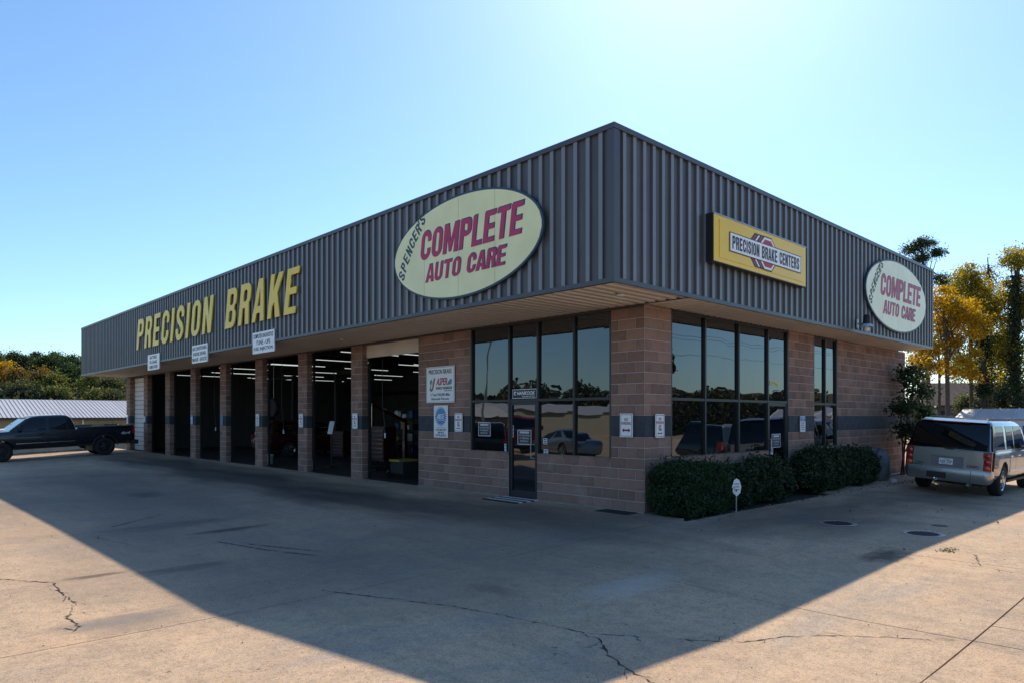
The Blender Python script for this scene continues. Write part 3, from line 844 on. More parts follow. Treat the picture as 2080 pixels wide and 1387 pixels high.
# storefront windows
FW = .055
def storefront(name, org, R, U0, U1, z0, z1, mull, bars, door=None, rec=.06):
    """aluminium frame with panes; org = wall corner point, u measured along R"""
    f = MB(); root = None
    def P(u, v, n_): return Vector(org) + R @ Vector((u, v, n_))
    def bx(u0, u1, v0, v1, n0, n1):
        a, b = P(u0, v0, n0), P(u1, v1, n1)
        f.box(min(a.x, b.x), max(a.x, b.x), min(a.y, b.y), max(a.y, b.y), min(a.z, b.z), max(a.z, b.z))
    ds = door or (9e9, 9e9)
    us = [U0] + mull + [U1]
    for i, u in enumerate(us):
        a, b = (u, u + FW) if i == 0 else ((u - FW, u) if i == len(us) - 1 else (u - FW / 2, u + FW / 2))
        bottom = -.02 if any(abs(u - d) < .12 for d in ds) else z0
        bx(a, b, bottom, z1, -rec - .06, -rec + .05)
    for u0, u1 in zip(us, us[1:]):
        a = u0 + (FW if u0 == U0 else FW / 2); b = u1 - (FW if u1 == U1 else FW / 2)
        isdoor = door and abs(u0 - door[0]) < .1
        for v in ([z1] if isdoor else [z0, z1]) + bars:
            v0, v1 = (v, v + FW) if v == z0 else ((v - FW, v) if v == z1 else (v - FW / 2, v + FW / 2))
            bx(a, b, v0, v1, -rec - .058, -rec + .045)
    fr = obj(name, f, mt_black, B)
    sill = MB()
    for u0, u1 in zip(us, us[1:]):
        isdoor = door and abs(u0 - door[0]) < .1
        a = u0 + (FW if u0 == U0 else FW / 2) - .008; b = u1 - (FW if u1 == U1 else FW / 2) + .008
        lv = [z0] + bars + [z1]
        for q, (v0, v1) in enumerate(zip(lv, lv[1:])):
            if isdoor and q == 0: continue
            g = MB(); g.v = []
            c = [P(a, v0 + .02, -rec), P(b, v0 + .02, -rec), P(b, v1 - .02, -rec), P(a, v1 - .02, -rec)]
            tw = [rnd.uniform(-.004, .004) for _ in range(4)]
            nn = R @ Vector((0, 0, 1))
            g.slab(*[p + nn * t for p, t in zip(c, tw)], nn, .008)
            pane = obj('pane', g, mt_glass, fr)
    for u0, u1 in zip(us, us[1:]):
        if door and abs(u0 - door[0]) < .1: continue
        p0, p1 = P(u0 - (.0 if u0 == U0 else FW / 2), z0 - .03, -.2), P(u1 + (0 if u1 == U1 else -FW / 2), z0, -rec + .052)
        sill.box(min(p0.x, p1.x), max(p0.x, p1.x), min(p0.y, p1.y), max(p0.y, p1.y), p0.z, p1.z)
    obj('sill', sill, mt_black, fr)
    if door:
        d = MB(); f2 = f; u0, u1 = door
        a, b = u0 + FW / 2 + .004, u1 - (FW if u1 == U1 else FW / 2) - .004
        top = bars[0] - FW / 2 - .004
        f = d
        bx(a, a + .06, .012, top, -rec - .04, -rec + .035); bx(b - .06, b, .012, top, -rec - .04, -rec + .035)
        bx(a + .06, b - .06, .012, .16, -rec - .038, -rec + .033); bx(a + .06, b - .06, top - .07, top, -rec - .038, -rec + .033)
        dr = obj('glass_door', d, mt_black, B)
        g = MB(); g.slab(P(a + .055, .155, -rec + .002), P(b - .055, .155, -rec + .002), P(b - .055, top - .065, -rec + .002), P(a + .055, top - .065, -rec + .002), R @ Vector((0, 0, 1)), .008)
        obj('pane', g, mt_glass, dr)
        hb = b - .03 if R == LEFT else a + .03
        h = MB(); h.path([P(hb, .92, -rec + .03), P(hb, .92, -rec + .085), P(hb - .11, .92, -rec + .085), P(hb - .11, 1.22, -rec + .085), P(hb, 1.22, -rec + .085), P(hb, 1.22, -rec + .03)] if R == LEFT else
                          [P(hb, 1.0, -rec + .03), P(hb, 1.0, -rec + .085), P(hb, 1.3, -rec + .085), P(hb, 1.3, -rec + .03)], .012, 8)
        obj('handle', h, mt_steel, dr)
    return fr
o0 = (WX, WY + OFF_END, 0)
def L_(y): return OFF_END - y
storefront('storefront_window', o0, LEFT, L_(W1[1]), L_(W1[0]), SILL, ZS - .005, [L_(DR[1]), L_(DR[0]), L_(1.80)], [2.20], (L_(DR[1]), L_(DR[0])))
storefront('storefront_window', (WX, WY, 0), RIGHT, RW1[0], RW1[1], .985, ZS - .005, [2.19, 3.60, RD[0]], [2.19], (RD[0], RD[1]))
storefront('storefront_window', (WX, WY, 0), RIGHT, RW2[0], RW2[1], 1.0, ZS - .005, [8.27], [2.17])
# room behind the office glass is closed off
obj('office_partition', MB().box(WX + .45, WX + DEP - .3, WY + OFF_END - .15, WY + OFF_END, 0, ZS), mt_wallp, B)
obj('office_floor', MB().box(WX + .21, WX + DEP - .22, WY + .21, WY + OFF_END - .16, -.1, .0), mt_floor, B)
corn = MB().box(WX + .2, WX + .45, WY + OFF_END - .2, WY + OFF_END, 0, ZS)
obj('bay_jamb', corn, mt_mortar_d, B)
# bays: interior
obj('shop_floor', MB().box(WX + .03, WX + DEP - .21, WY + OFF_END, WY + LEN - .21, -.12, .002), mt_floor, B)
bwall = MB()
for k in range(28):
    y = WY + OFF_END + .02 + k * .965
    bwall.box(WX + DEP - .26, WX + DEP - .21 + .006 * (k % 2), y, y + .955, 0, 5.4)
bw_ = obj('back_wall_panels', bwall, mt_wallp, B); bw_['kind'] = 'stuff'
ew = MB()
for k in range(14): ew.box(WX + .35 + k, WX + 1.34 + k, WY + LEN - .26, WY + LEN - .21, 0, 5.4)
ew_ = obj('end_wall_panels', ew, mt_wallp, B); ew_['kind'] = 'stuff'
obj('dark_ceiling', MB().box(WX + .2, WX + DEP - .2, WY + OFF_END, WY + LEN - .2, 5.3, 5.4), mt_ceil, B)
gird = MB()
for k in range(8):
    y = WY + 10.4 + 3.46 * k - 3.46
    gird.box(WX + .2, WX + DEP - .3, y - .09, y + .09, 4.75, 5.2)
obj('roof_girder', gird, mt_ceil, B)
gw = MB().box(WX + DEP - .45, WX + DEP - .27, WY + OFF_END + .2, WY + LEN - .3, 3.2, 3.42)
obj('wall_girt', gw, mt_ceil, B)
# overhead doors
def sections(y0, y1, z0, z1, n, x):
    d = []
    for k in range(n):
        a = z0 + (z1 - z0) * k / n; b = z0 + (z1 - z0) * (k + 1) / n
        m = MB().box(x, x + .05, y0, y1, a + .012, b - .012)
        m.box(x - .012, x, y0 + .01, y1 - .01, a + .03, b - .03)
        d.append(m)
    return d
gd = obj('overhead_door', MB().box(WX + .30, WX + .31, WY + 31.52, WY + 33.98, 0.02, 3.9), mt_iron, B)
for m in sections(WY + 31.51, WY + 33.99, 0.02, 3.9, 16, WX + .24): obj('door_section', m, mt_door, gd)
gd2 = obj('raised_overhead_door', MB().box(WX + .20, WX + .21, WY + 7.3, WY + 10.1, 3.57, 3.95), mt_soffit, B)
for m in sections(WY + 7.3, WY + 10.11, 3.55, 3.95, 1, WX + .15): obj('door_section', m, mt_soffit, gd2)
obj('door_handle', MB().box(WX + .2, WX + .235, WY + 33.6, WY + 33.75, .35, .47), mt_black, B)
for k in range(7):
    a = WY + (OFF_END if k == 0 else COLS[k - 1][1]); b = WY + COLS[k][0]
    obj('door_track', MB().box(WX + .205, WX + .27, a + .03, a + .09, 0, 3.95), mt_iron, B)
    obj('door_track', MB().box(WX + .205, WX + .27, b - .09, b - .03, 0, 3.95).box(WX + .27, WX + 3.4, b - .09, b - .04, 3.9, 3.95), mt_iron, B)

# fluorescent strips in the bays (they are lit in the photograph)
tl = MB().box(-1.2, 1.2, -.016, .016, 0, .022).mesh('tube'); tl.materials.append(mt_tube)
th = MB().box(-1.24, 1.24, -.05, .05, .03, .09).box(-1.23, -1.205, -.025, .025, -.004, .03).box(1.205, 1.23, -.025, .025, -.004, .03).mesh('housing'); th.materials.append(mt_iron)
for r_ in range(14):
    y = WY + 8.3 + r_ * 1.85
    for c in range(3):
        if (r_ * 5 + c * 2) % 4 == 0: continue
        x = WX + 2.6 + c * 3.9 + (r_ % 3) * .5
        t = thing('fluorescent_light', 'lit fluorescent strip hanging in the dark repair bays', 'ceiling light', (x, y, 3.95 + (.12 if r_ % 2 else 0)), 'fluorescent strips in the repair bays')
        put('housing', th, None, t); put('tube', tl, None, t)

# ------------------------------------------------------------------ signs
def oval_sign(loc, R, hw, hh, label, pale, crim, ink, name='oval_sign'):
    t = thing(name, label, 'sign', loc, 'oval signs on the fascia', R)
    el = lambda a, b, n=72: [(a * math.cos(2 * math.pi * i / n), b * math.sin(2 * math.pi * i / n)) for i in range(n)]
    plate('rim', el(hw, hh), 0.01, .06, mt_navy, t)
    a, b = hw - .042, hh - .042
    cuts = [-a, -a * .52, -.02 * a, a * .46, a]
    for x0, x1 in zip(cuts, cuts[1:]):
        xs_ = np.linspace(x0 + .004, x1 - .004, 22)
        f = lambda x: b * math.sqrt(max(0, 1 - (x / a) ** 2))
        poly = [(x, -f(x)) for x in xs_] + [(x, f(x)) for x in xs_[::-1]]
        pp = [poly[0]]
        for q in poly[1:]:
            if math.dist(q, pp[-1]) > 1e-3: pp.append(q)
        plate('panel', pp, .055, .064, pale, t)
    for (tx, cx, cy, wd, ht) in (('COMPLETE', .10 * hw / 2.29, .20, 3.10 * hw / 2.29, .59), ('AUTO CARE', -.05, -.40, 2.48 * hw / 2.29, .365)):
        cx, cy = cx + .16, cy
        bold(tx, cx + .018, cy + .012, wd + .035, ht + .02, .065, ink, t, .002, .14, .56, .2, .06, name='letter_shadow')
        bold(tx, cx, cy, wd, ht, .068, crim, t, .002, .14, .56, .19, .075)
    # SPENCER'S climbs the left edge of the oval
    pts = [(-.865, -.30), (-.83, -.13), (-.79, .03), (-.745, .18), (-.70, .33), (-.65, .46), (-.60, .58), (-.572, .675), (-.535, .75)]
    for i, ch in enumerate("SPENCER'S"):
        q0 = pts[max(i - 1, 0)]; q1 = pts[min(i + 1, 8)]
        an = math.atan2((q1[1] - q0[1]) * hh, (q1[0] - q0[0]) * hw)
        big = ch != "'"
        up = (-math.sin(an) * (.0 if big else .06), math.cos(an) * (.0 if big else .06))
        bold(ch, pts[i][0] * hw + up[0], pts[i][1] * hh + up[1], (.155 if big else .05), (.245 if big else .1), .066, ink, t, .002, .1, .56, .19, rot=an - .12)
    return t
oval_sign((FX - .005, 10.64, 5.18), LEFT, 2.29, 1.02, 'large pale green oval sign with crimson lettering on the long fascia nearest the corner', mt_pale, mt_crim, mt_navy)
oval_sign((21.5, FY - .005, 5.2), RIGHT, 2.46, 1.0, 'faded pale oval sign at the far end of the short fascia above the trees', mt_pale2, mt_crim2, M('faded ink', (.06, .10, .13), .6))

# the yellow box sign
t = thing('box_sign', 'yellow light box sign with white word panel and red octagon behind', 'sign', (13.345, FY, 5.12), None, RIGHT)
plate('cabinet', rect(-1.94, -.445, 1.94, .445), -.02, .15, mt_black, t)
plate('face', rect(-1.92, -.43, 1.92, .43), .148, .160, mt_yface, t)
plate('retainer', rect(-1.94, .425, 1.94, .452), .15, .17, mt_steel, t)
plate('raised_face', rect(-1.74, -.35, 1.82, .35), .160, .172, mt_yface, t)
def octa(cx, r): return [(cx + r * math.cos(math.radians(22.5 + 45 * i)) * 1.12, r * math.sin(math.radians(22.5 + 45 * i))) for i in range(8)]
for i, dx in enumerate((-.36, -.24, -.12)):
    plate('octagon_echo', octa(.1 + dx, .365), .1725 + i * .002, .174 + i * .002, mt_ink, t)
    plate('octagon_echo', octa(.1 + dx + .015, .335), .174 + i * .002, .175 + i * .002, [mt_red, mt_white, mt_red][i], t)
plate('octagon', octa(.12, .372), .1795, .181, mt_ink, t)
plate('octagon', octa(.12, .345), .181, .1825, mt_white, t)
plate('octagon', octa(.12, .295), .1825, .184, mt_red, t)
plate('word_panel', rect(-1.40, -.185, 1.62, .185), .1845, .1865, mt_ink, t)
plate('word_panel', rect(-1.38, -.168, 1.60, .168), .1865, .188, mt_white, t)
bold('PRECISION BRAKE CENTERS', .11, 0, 2.84, .25, .189, mt_ink, t, .002, .0, .56, .2, .11)

# big yellow letters, each its own piece
wd_p, wd_b = 32.28 - 23.60, 22.62 - 17.42
names = {'PRECISION': 32.30, 'BRAKE': 22.62}
ends = {'PRECISION': 23.60, 'BRAKE': 17.44}
lab = {'P': 'slanted yellow letter P, the far end of the long fascia lettering'}
for word in ('PRECISION', 'BRAKE'):
    ct_, W_, spans = bold_contours(word, .54, .17, .20, 0)
    Lw = names[word] - ends[word]
    sc = (Lw - .27) / W_
    for i, ((x, cs), ch) in enumerate(zip(spans, word)):
        me = curve_mesh([[((px) * sc + py * .27, py * 1.235) for px, py in c] for c in cs], .035)
        o = put('sign_letter', me, mt_yellow)
        m = LEFT.to_4x4(); m.translation = Vector((FX - .04, names[word] - x * sc, 4.625)); o.matrix_world = m
        if i == 0: l = 'slanted yellow letter %s that starts the %s word of the fascia' % (ch, 'longer far' if word == 'PRECISION' else 'shorter near')
        elif i == len(word) - 1: l = 'slanted yellow letter %s that ends the %s word of the fascia' % (ch, 'longer far' if word == 'PRECISION' else 'shorter near')
        else: l = 'slanted yellow letter %s between the letters %s and %s on the fascia' % (ch, word[i - 1], word[i + 1])
        tag(o, l, 'letter', 'yellow letters on the long fascia')

# three hanging white service signs
for (y, lines, l) in ((19.74, ('COMPUTER DIAGNOSTICS', 'TUNE - UPS', 'FUEL INJECTION'), 'white hanging sign on diagnostics and tune-ups, nearest of three on the fascia edge'),
                      (24.90, ('AIR CONDITIONING', 'ENGINE REPAIR', 'BRAKES - SHOCKS'), 'white hanging sign on air conditioning and engine repair, middle of three'),
                      (30.02, ('BATTERIES', 'OIL CHANGE', 'LUBRICATION'), 'white hanging sign on batteries and oil change, farthest of three')):
    t = thing('hanging_sign', l, 'sign', (FX - .02, y, 4.0), 'service signs hung from the fascia edge', LEFT)
    plate('board', rect(-.735, -.31, .735, .31), .0, .03, mt_white, t)
    for i, s in enumerate(lines): text(s, 0, .19 - .19 * i, min(1.36, .085 * len(s) + .1), .125, .031, mt_ink, t, .002, .014)
    for u in (-.6, .6): plate('bracket', rect(u - .02, .27, u + .02, .36), -.03, .0, mt_steel, t)

def wall_sign(name, loc, R, w_, h_, label, group=None, mat=mt_white, r=.0, border=None):
    t = thing(name, label, 'sign', loc, group, R)
    plate('board', rr(-w_ / 2, -h_ / 2, w_ / 2, h_ / 2, r) if r else rect(-w_ / 2, -h_ / 2, w_ / 2, h_ / 2), .018, .028, mat, t)
    if border:
        b = MB(); a, c = w_ / 2 - .018, h_ / 2 - .018; k = .008
        b.box(-a, a, c - k, c, .028, .0295).box(-a, a, -c, -c + k, .028, .0295).box(-a, -a + k, -c + k, c - k, .028, .0295).box(a - k, a, -c + k, c - k, .028, .0295)
        put('border', b.mesh('border'), border, t)
    s = MB()
    for u in (-1, 1):
        for v in (-1, 1): s.tube((u * (w_ / 2 - .03), v * (h_ / 2 - .03), .006), (u * (w_ / 2 - .03), v * (h_ / 2 - .03), .031), .006)
    put('screw', s.mesh('screw'), mt_steel, t)
    return t
def arrow(t, cy, hw, th_, mat):
    plate('arrow', [(-hw, cy), (-hw + th_ * 2, cy + th_ * 1.8), (-hw + th_ * 2, cy + th_ * .7), (hw - th_ * 2, cy + th_ * .7), (hw - th_ * 2, cy + th_ * 1.8), (hw, cy),
                    (hw - th_ * 2, cy - th_ * 1.8), (hw - th_ * 2, cy - th_ * .7), (-hw + th_ * 2, cy - th_ * .7), (-hw + th_ * 2, cy - th_ * 1.8)], .0285, .030, mat, t)
t = wall_sign('warranty_banner', (WX - .018, 14.15, 2.65), LEFT, 1.17, .92, 'white banner with red logo and warranty text on the block wall', border=mt_maroon)
text('PRECISION BRAKE', 0, .33, .96, .115, .0285, mt_ink, t, .002, .012)
text('J', -.30, -.0, .20, .34, .0285, mt_red, t, .002, .03, .3)
text('ASPER', .07, .075, .46, .19, .0287, mt_red, t, .002, .03, .3)
text('ENGINES & TRANSMISSIONS', .16, -.09, .66, .07, .0285, mt_ink, t, .002, .014)
plate('logo_patch', [(-.46, -.15), (-.40, -.02), (-.44, .08), (-.36, .15), (-.33, .08), (-.37, .0), (-.38, -.14)], .0285, .03, mt_greenink, t)
plate('logo_patch', [(-.33, .02), (-.28, .1), (-.25, .04), (-.29, -.02)], .0305, .032, mt_dull, t)
plate('logo_patch', [(.33, .02), (.40, .13), (.49, .12), (.48, .03), (.42, -.02)], .0285, .03, mt_blue, t)
plate('logo_patch', [(.29, -.01), (.34, .09), (.39, .05), (.36, -.02)], .0305, .032, mt_dull, t)
text('Remanufactured', .33, -.155, .3, .03, .0285, mt_ink, t, .002, .01)
text('3 Year/100,000 Mile', 0, -.26, .80, .085, .0285, mt_ink, t, .002, .012)
text('Nationwide Warranty', 0, -.37, .74, .085, .0285, mt_ink, t, .002, .012)
t = wall_sign('certification_sign', (WX - .018, 14.12, 1.71), LEFT, .58, .82, 'tall white sign with blue gear emblem below the warranty banner')
gear = []
for i in range(26):
    a = 2 * math.pi * i / 26
    for k, r_ in ((-.07, .20), (-.05, .245), (.05, .245), (.07, .20)): gear.append((r_ * math.cos(a + k), .13 + r_ * 1.02 * math.sin(a + k)))
plate('gear_emblem', gear, .0282, .0296, mt_blue, t)
bold('A', -.11, .13, .12, .13, .0305, mt_white, t, .0015, .2, .56, .15); bold('S', .0, .13, .10, .13, .0305, mt_white, t, .0015, .15, .56, .15); bold('E', .11, .13, .10, .13, .0305, mt_white, t, .0015, .15, .56, .15)
plate('gear_bar', rect(-.16, .03, .16, .042), .0305, .032, mt_white, t)
for i, s in enumerate(('AUTOMOTIVE', 'SERVICE', 'EXCELLENCE')): text(s, 0, -.21 - .07 * i, .42 if i != 1 else .26, .05, .0285, mt_ink, t, .002, .022)
text('We employ technicians certified by', 0, -.145, .42, .025, .0285, mt_blue, t, .0015, .01)

def no_parking(loc, R, label, kind=0):
    t = wall_sign('no_parking_sign', loc, R, .305, .457, label, 'no parking signs on the block wall', r=0 if kind == 1 else .035, border=mt_ink)
    if kind == 1:
        text('NO', 0, .115, .085, .06, .0285, mt_maroon, t, .0015, .015); text('PARKING', 0, .04, .235, .062, .0285, mt_maroon, t, .0015, .015)
        arrow(t, -.095, .1, .024, mt_maroon)
    else:
        for s, v, w_ in (('NO', .135, .085), ('PARKING', .065, .235), ('ANY', -.005, .09), ('TIME', -.07, .105)): text(s, 0, v, w_, .055, .0285, mt_red if s == 'PARKING' else mt_maroon, t, .0015, .016)
        arrow(t, -.145, .075, .013, mt_maroon)
no_parking((WX - .018, 13.41, 1.69), LEFT, 'no parking sign beside the gear emblem sign left of the front window')
no_parking((WX - .018, 8.26, 1.67), LEFT, 'square-cornered no parking sign with a bold arrow on the corner pier', 1)
no_parking((11.33, WY - .018, 1.66), RIGHT, 'round-cornered no parking sign on the corner pier facing the shrubs')
for k, l in ((0, 'no parking sign on the bay pier nearest the office'), (1, 'no parking sign on the second bay pier from the office'), (2, 'no parking sign on the third bay pier from the office')):
    no_parking((WX - .018, WY + (COLS[k][0] + COLS[k][1]) / 2 + .02, 1.70), LEFT, l)
def bay_notice(k, label, mat, h=.42, w_=.3):
    t = wall_sign('bay_notice', (WX - .018, WY + (COLS[k][0] + COLS[k][1]) / 2 + .02, 1.68), LEFT, w_, h, label, 'notices on the far bay piers', mat, 0, mt_white)
    for v in (.08, -.02, -.12): plate('print_block', rect(-.07, v - .03, .07, v + .03), .0285, .03, mt_white if mat is mt_blue else mt_blue, t)
mt_bl2 = M('dark blue print', (.03, .08, .17), .5)
bay_notice(3, 'small blue notice on the fourth bay pier from the office', mt_bl2)
bay_notice(4, 'small blue and white notice on the fifth bay pier', mt_blue)
bay_notice(6, 'small pale notice on the pier beside the closed white door', mt_white, .3, .25)
bay_notice(7, 'tall white notice on the last pier above the truck bed', mt_white, .5, .28)
t = wall_sign('tow_notice', (17.62, WY - .018, 1.645), RIGHT, .30, .40, 'blue and white tow-away notice on the pier between the windows', r=.03)
plate('header_patch', rect(-.145, .07, .145, .185), .0283, .0296, mt_blue, t)
text('TOW-AWAY', 0, .15, .2, .035, .03, mt_white, t, .0015, .01); text('ZONE', 0, .1, .1, .035, .03, mt_white, t, .0015, .01)
for i, s in enumerate(('UNAUTHORIZED', 'VEHICLES WILL BE', 'TOWED AT OWNER', 'EXPENSE')): text(s, 0, .03 - .055 * i, .2, .03, .0285, mt_red if i < 2 else mt_blue, t, .0015, .012)

def sticker(name, loc, R, w_, h_, label, group=None, mat=mt_ink, n=5, ink=None):
    t = thing(name, label, 'sticker', loc, group, R)
    plate('sheet', rect(-w_ / 2, -h_ / 2, w_ / 2, h_ / 2), .0, .002, mt_paper, t)
    plate('print', rect(-w_ / 2 + .015, -h_ / 2 + .015, w_ / 2 - .015, h_ / 2 - .015), .002, .003, mat, t)
    return t
gx0 = WX + .06 - .012
for (y, z, l) in ((12.54, 1.535, 'white-bordered dark notice inside the window left of the glass door'), (11.17, 1.375, 'white-bordered dark notice on the front glass door')):
    t = sticker('door_notice', (gx0, y, z), LEFT, .44, .33, l, 'dark notices on the glass')
    plate('title_bar', rect(-.15, .085, .15, .13), .003, .0042, mt_whitedirty, t)
    for i, s in enumerate(('NO SOLICITING', 'NO TRESPASSING', 'EMPLOYEES ONLY')): text(s, 0, .04 - .065 * i, .34 - .04 * i, .04, .0032, mt_whitedirty, t, .001, .012)
t = sticker('door_notice', (16.35, WY + .06 - .012, 1.25), RIGHT, .46, .33, 'white-bordered dark notice on the side glass door', 'dark notices on the glass')
plate('title_bar', rect(-.15, .085, .15, .13), .003, .0042, mt_whitedirty, t)
for i, s in enumerate(('NO SOLICITING', 'NO TRESPASSING', 'EMPLOYEES ONLY')): text(s, 0, .04 - .065 * i, .34 - .04 * i, .04, .0032, mt_whitedirty, t, .001, .012)
t = sticker('tyre_brand_sign', (gx0, 11.17, 2.35), LEFT, .78, .21, 'dark sign with white slanted word above the glass door')
text('HANKOOK', .05, .015, .58, .085, .0032, mt_white, t, .0015, .022, .25); text('PERFORMANCE TIRES', .13, -.06, .40, .03, .0032, mt_white, t, .001, .01)
plate('swirl_mark', arc(-.30, .015, .045, .045, 20, 300, 10) + arc(-.30, .015, .02, .02, 300, 20, 8), .0032, .0045, mt_white, t)
for (y, z, w_, h_, l) in ((11.55, 1.50, .05, .27, 'narrow white strip decal on the left edge of the door glass'), (11.80, 1.10, .06, .22, 'narrow blue and white decal at the lower right of the left pane'), (10.52, 1.30, .12, .13, 'small white hours decal right of the glass door'), (10.50, 1.07, .13, .12, 'small torn white decal low beside the glass door')):
    tt = thing('window_decal', l, 'sticker', (gx0, y, z), 'small decals on the front glass', LEFT)
    plate('sheet', rect(-w_ / 2, -h_ / 2, w_ / 2, h_ / 2), 0, .002, mt_paper, tt)
    for v in (-.3, 0, .3): plate('print', rect(-w_ * .35, h_ * v - h_ * .08, w_ * .35, h_ * v + h_ * .08), .0022, .0032, mt_blue if w_ < .1 else mt_ink, tt)
tt = thing('window_decal', 'small white decal low on the side door frame', 'sticker', (16.12, WY + .06 - .012, 1.02), 'small decals on the front glass', RIGHT)
plate('sheet', rect(-.06, -.1, .06, .1), 0, .002, mt_paper, tt); plate('print', rect(-.04, -.05, .04, .05), .0022, .0032, mt_blue, tt)
tt = thing('address_lettering', 'yellow street number lettering on the glass over the side door', 'lettering', (16.26, WY + .06 - .012, 2.63), None, RIGHT)
text('3325 Hwy', .0, 0, .46, .14, 0, mt_yellow, tt, .002, .012)

# door mats
t = thing('door_mat', 'striped black and white door mat in front of the glass door', 'mat', (10.55, 11.15, gzf(10.55, 11.15)), None)
z = .006
for i in range(7):
    a = 10.12 + i * .12; zz = gzf(a + .06, 11.1)
    obj('mat_stripe', MB().box(a, a + .115, 10.62, 11.70, zz + z - .02, zz + z + .012), mt_blackrub if i % 2 == 0 else M('grey mat pile', (.7, .7, .7), .95) if i == 1 else bpy.data.materials['grey mat pile'], t)
tag(obj('rubber_mat', MB().box(WX - .42, WX - .04, WY + .12, WY + .88, -.07, .01), mt_blackrub, None, (WX - .23, WY + .5, 0)), 'flat dark rubber mat at the foot of the corner pier', 'mat')

# wall lamp
t = thing('barn_lamp', 'grey bell-shaped outdoor lamp with round bulb below the right oval sign', 'lamp', (18.62, FY, 4.10))
x, y = 18.62, FY - .24
obj('bracket', MB().box(x - .06, x + .06, FY - .03, FY + .0, 4.08, 4.3).tube((x, FY - .03, 4.19), (x, y + .06, 4.19), .018), mt_steel, t)
obj('housing', MB().lathe([(0, .42), (.05, .42), (.08, .38), (.085, .2), (.095, .19)], (x, y, 3.98), 'z', 20), mt_iron, t, smooth=40)
obj('shade', MB().lathe([(.095, .19), (.13, .17), (.15, .11), (.145, .11), (.12, .16), (.09, .18)], (x, y, 3.98), 'z', 24), M('enamel lamp shade', (.35, .45, .55), .3), t, smooth=40)
obj('bulb', MB().lathe([(0, 0), (.04, .01), (.065, .05), (.065, .09), (.045, .14), (.04, .17)], (x, y, 3.96), 'z', 18), mt_bulb, t, smooth=60)
for (x, y, l) in ((9.75, 7.55, 'flat round soffit lamp under the canopy corner'), (9.8, 17.2, 'flat round soffit lamp over the first repair bays'), (9.8, 37.5, 'flat round soffit lamp over the closed white door'), (9.8, 27.3, 'flat round soffit lamp over the middle bays')):
    t = thing('soffit_lamp', l, 'lamp', (x, y, ZS), 'lamps under the canopy')
    obj('base_ring', MB().lathe([(0, -.008), (.085, -.008), (.085, .0)], (x, y, ZS), 'z', 18), mt_steel, t)
    obj('diffuser', MB().lathe([(0, -.045), (.05, -.04), (.07, -.025), (.075, -.009)], (x, y, ZS), 'z', 18), mt_bulb, t, smooth=60)

# ------------------------------------------------------------------ vehicles
def section(hw, z0, zt):
    h = zt - z0
    P = [(0, z0), (hw * .78, z0), (hw * .92, z0 + .05), (hw * .975, z0 + .16), (hw * .992, z0 + .3 * h), (hw, z0 + .5 * h), (hw * .99, z0 + .72 * h),
         (hw * .975, zt - .07), (hw * .955, zt - .02), (hw * .91, zt), (hw * .5, zt + .012), (0, zt + .018)]
    return P
def loft(stations):
    b = MB(); rings = []
    for (x, hw, z0, zt) in stations:
        P = section(hw, z0, zt)
        ring = [(x, -y, z) for y, z in P] + [(x, y, z) for y, z in P[-2:0:-1]]
        rings.append(ring)
    n = len(rings[0])
    for r in rings: b.v += r
    for i in range(len(rings) - 1):
        for j in range(n):
            k = (j + 1) % n
            b.f.append((i * n + j, i * n + k, (i + 1) * n + k, (i + 1) * n + j))
    b.f.append(tuple(range(n))[::-1]); b.f.append(tuple(range((len(rings) - 1) * n, len(rings) * n)))
    return b
def cut_arches(mesh, axles, rad, hw):
    o = bpy.data.objects.new('tmp', mesh); COL.objects.link(o)
    tmp = []
    for ax in axles:
        c = MB().lathe([(0, -hw * 1.3), (rad, -hw * 1.3), (rad, hw * 1.3), (0, hw * 1.3)], (ax, 0, rad * .93), 'y', 40)
        co_ = bpy.data.objects.new('tmpc', c.mesh('tmpc')); COL.objects.link(co_)
        import bmesh
        bm = bmesh.new(); bm.from_mesh(co_.data); bmesh.ops.remove_doubles(bm, verts=bm.verts, dist=1e-4); bmesh.ops.recalc_face_normals(bm, faces=bm.faces); bm.to_mesh(co_.data); bm.free()
        md = o.modifiers.new('cut', 'BOOLEAN'); md.operation = 'DIFFERENCE'; md.object = co_; md.solver = 'EXACT'
        tmp.append(co_)
    bpy.context.view_layer.update()
    me = bpy.data.meshes.new_from_object(o.evaluated_get(bpy.context.evaluated_depsgraph_get()))
    for q in tmp + [o]: bpy.data.objects.remove(q)
    return me
def interp(st, x):
    xs_ = [s[0] for s in st]
    return [float(np.interp(x, xs_, [s[i] for s in st])) for i in (1, 2, 3)]
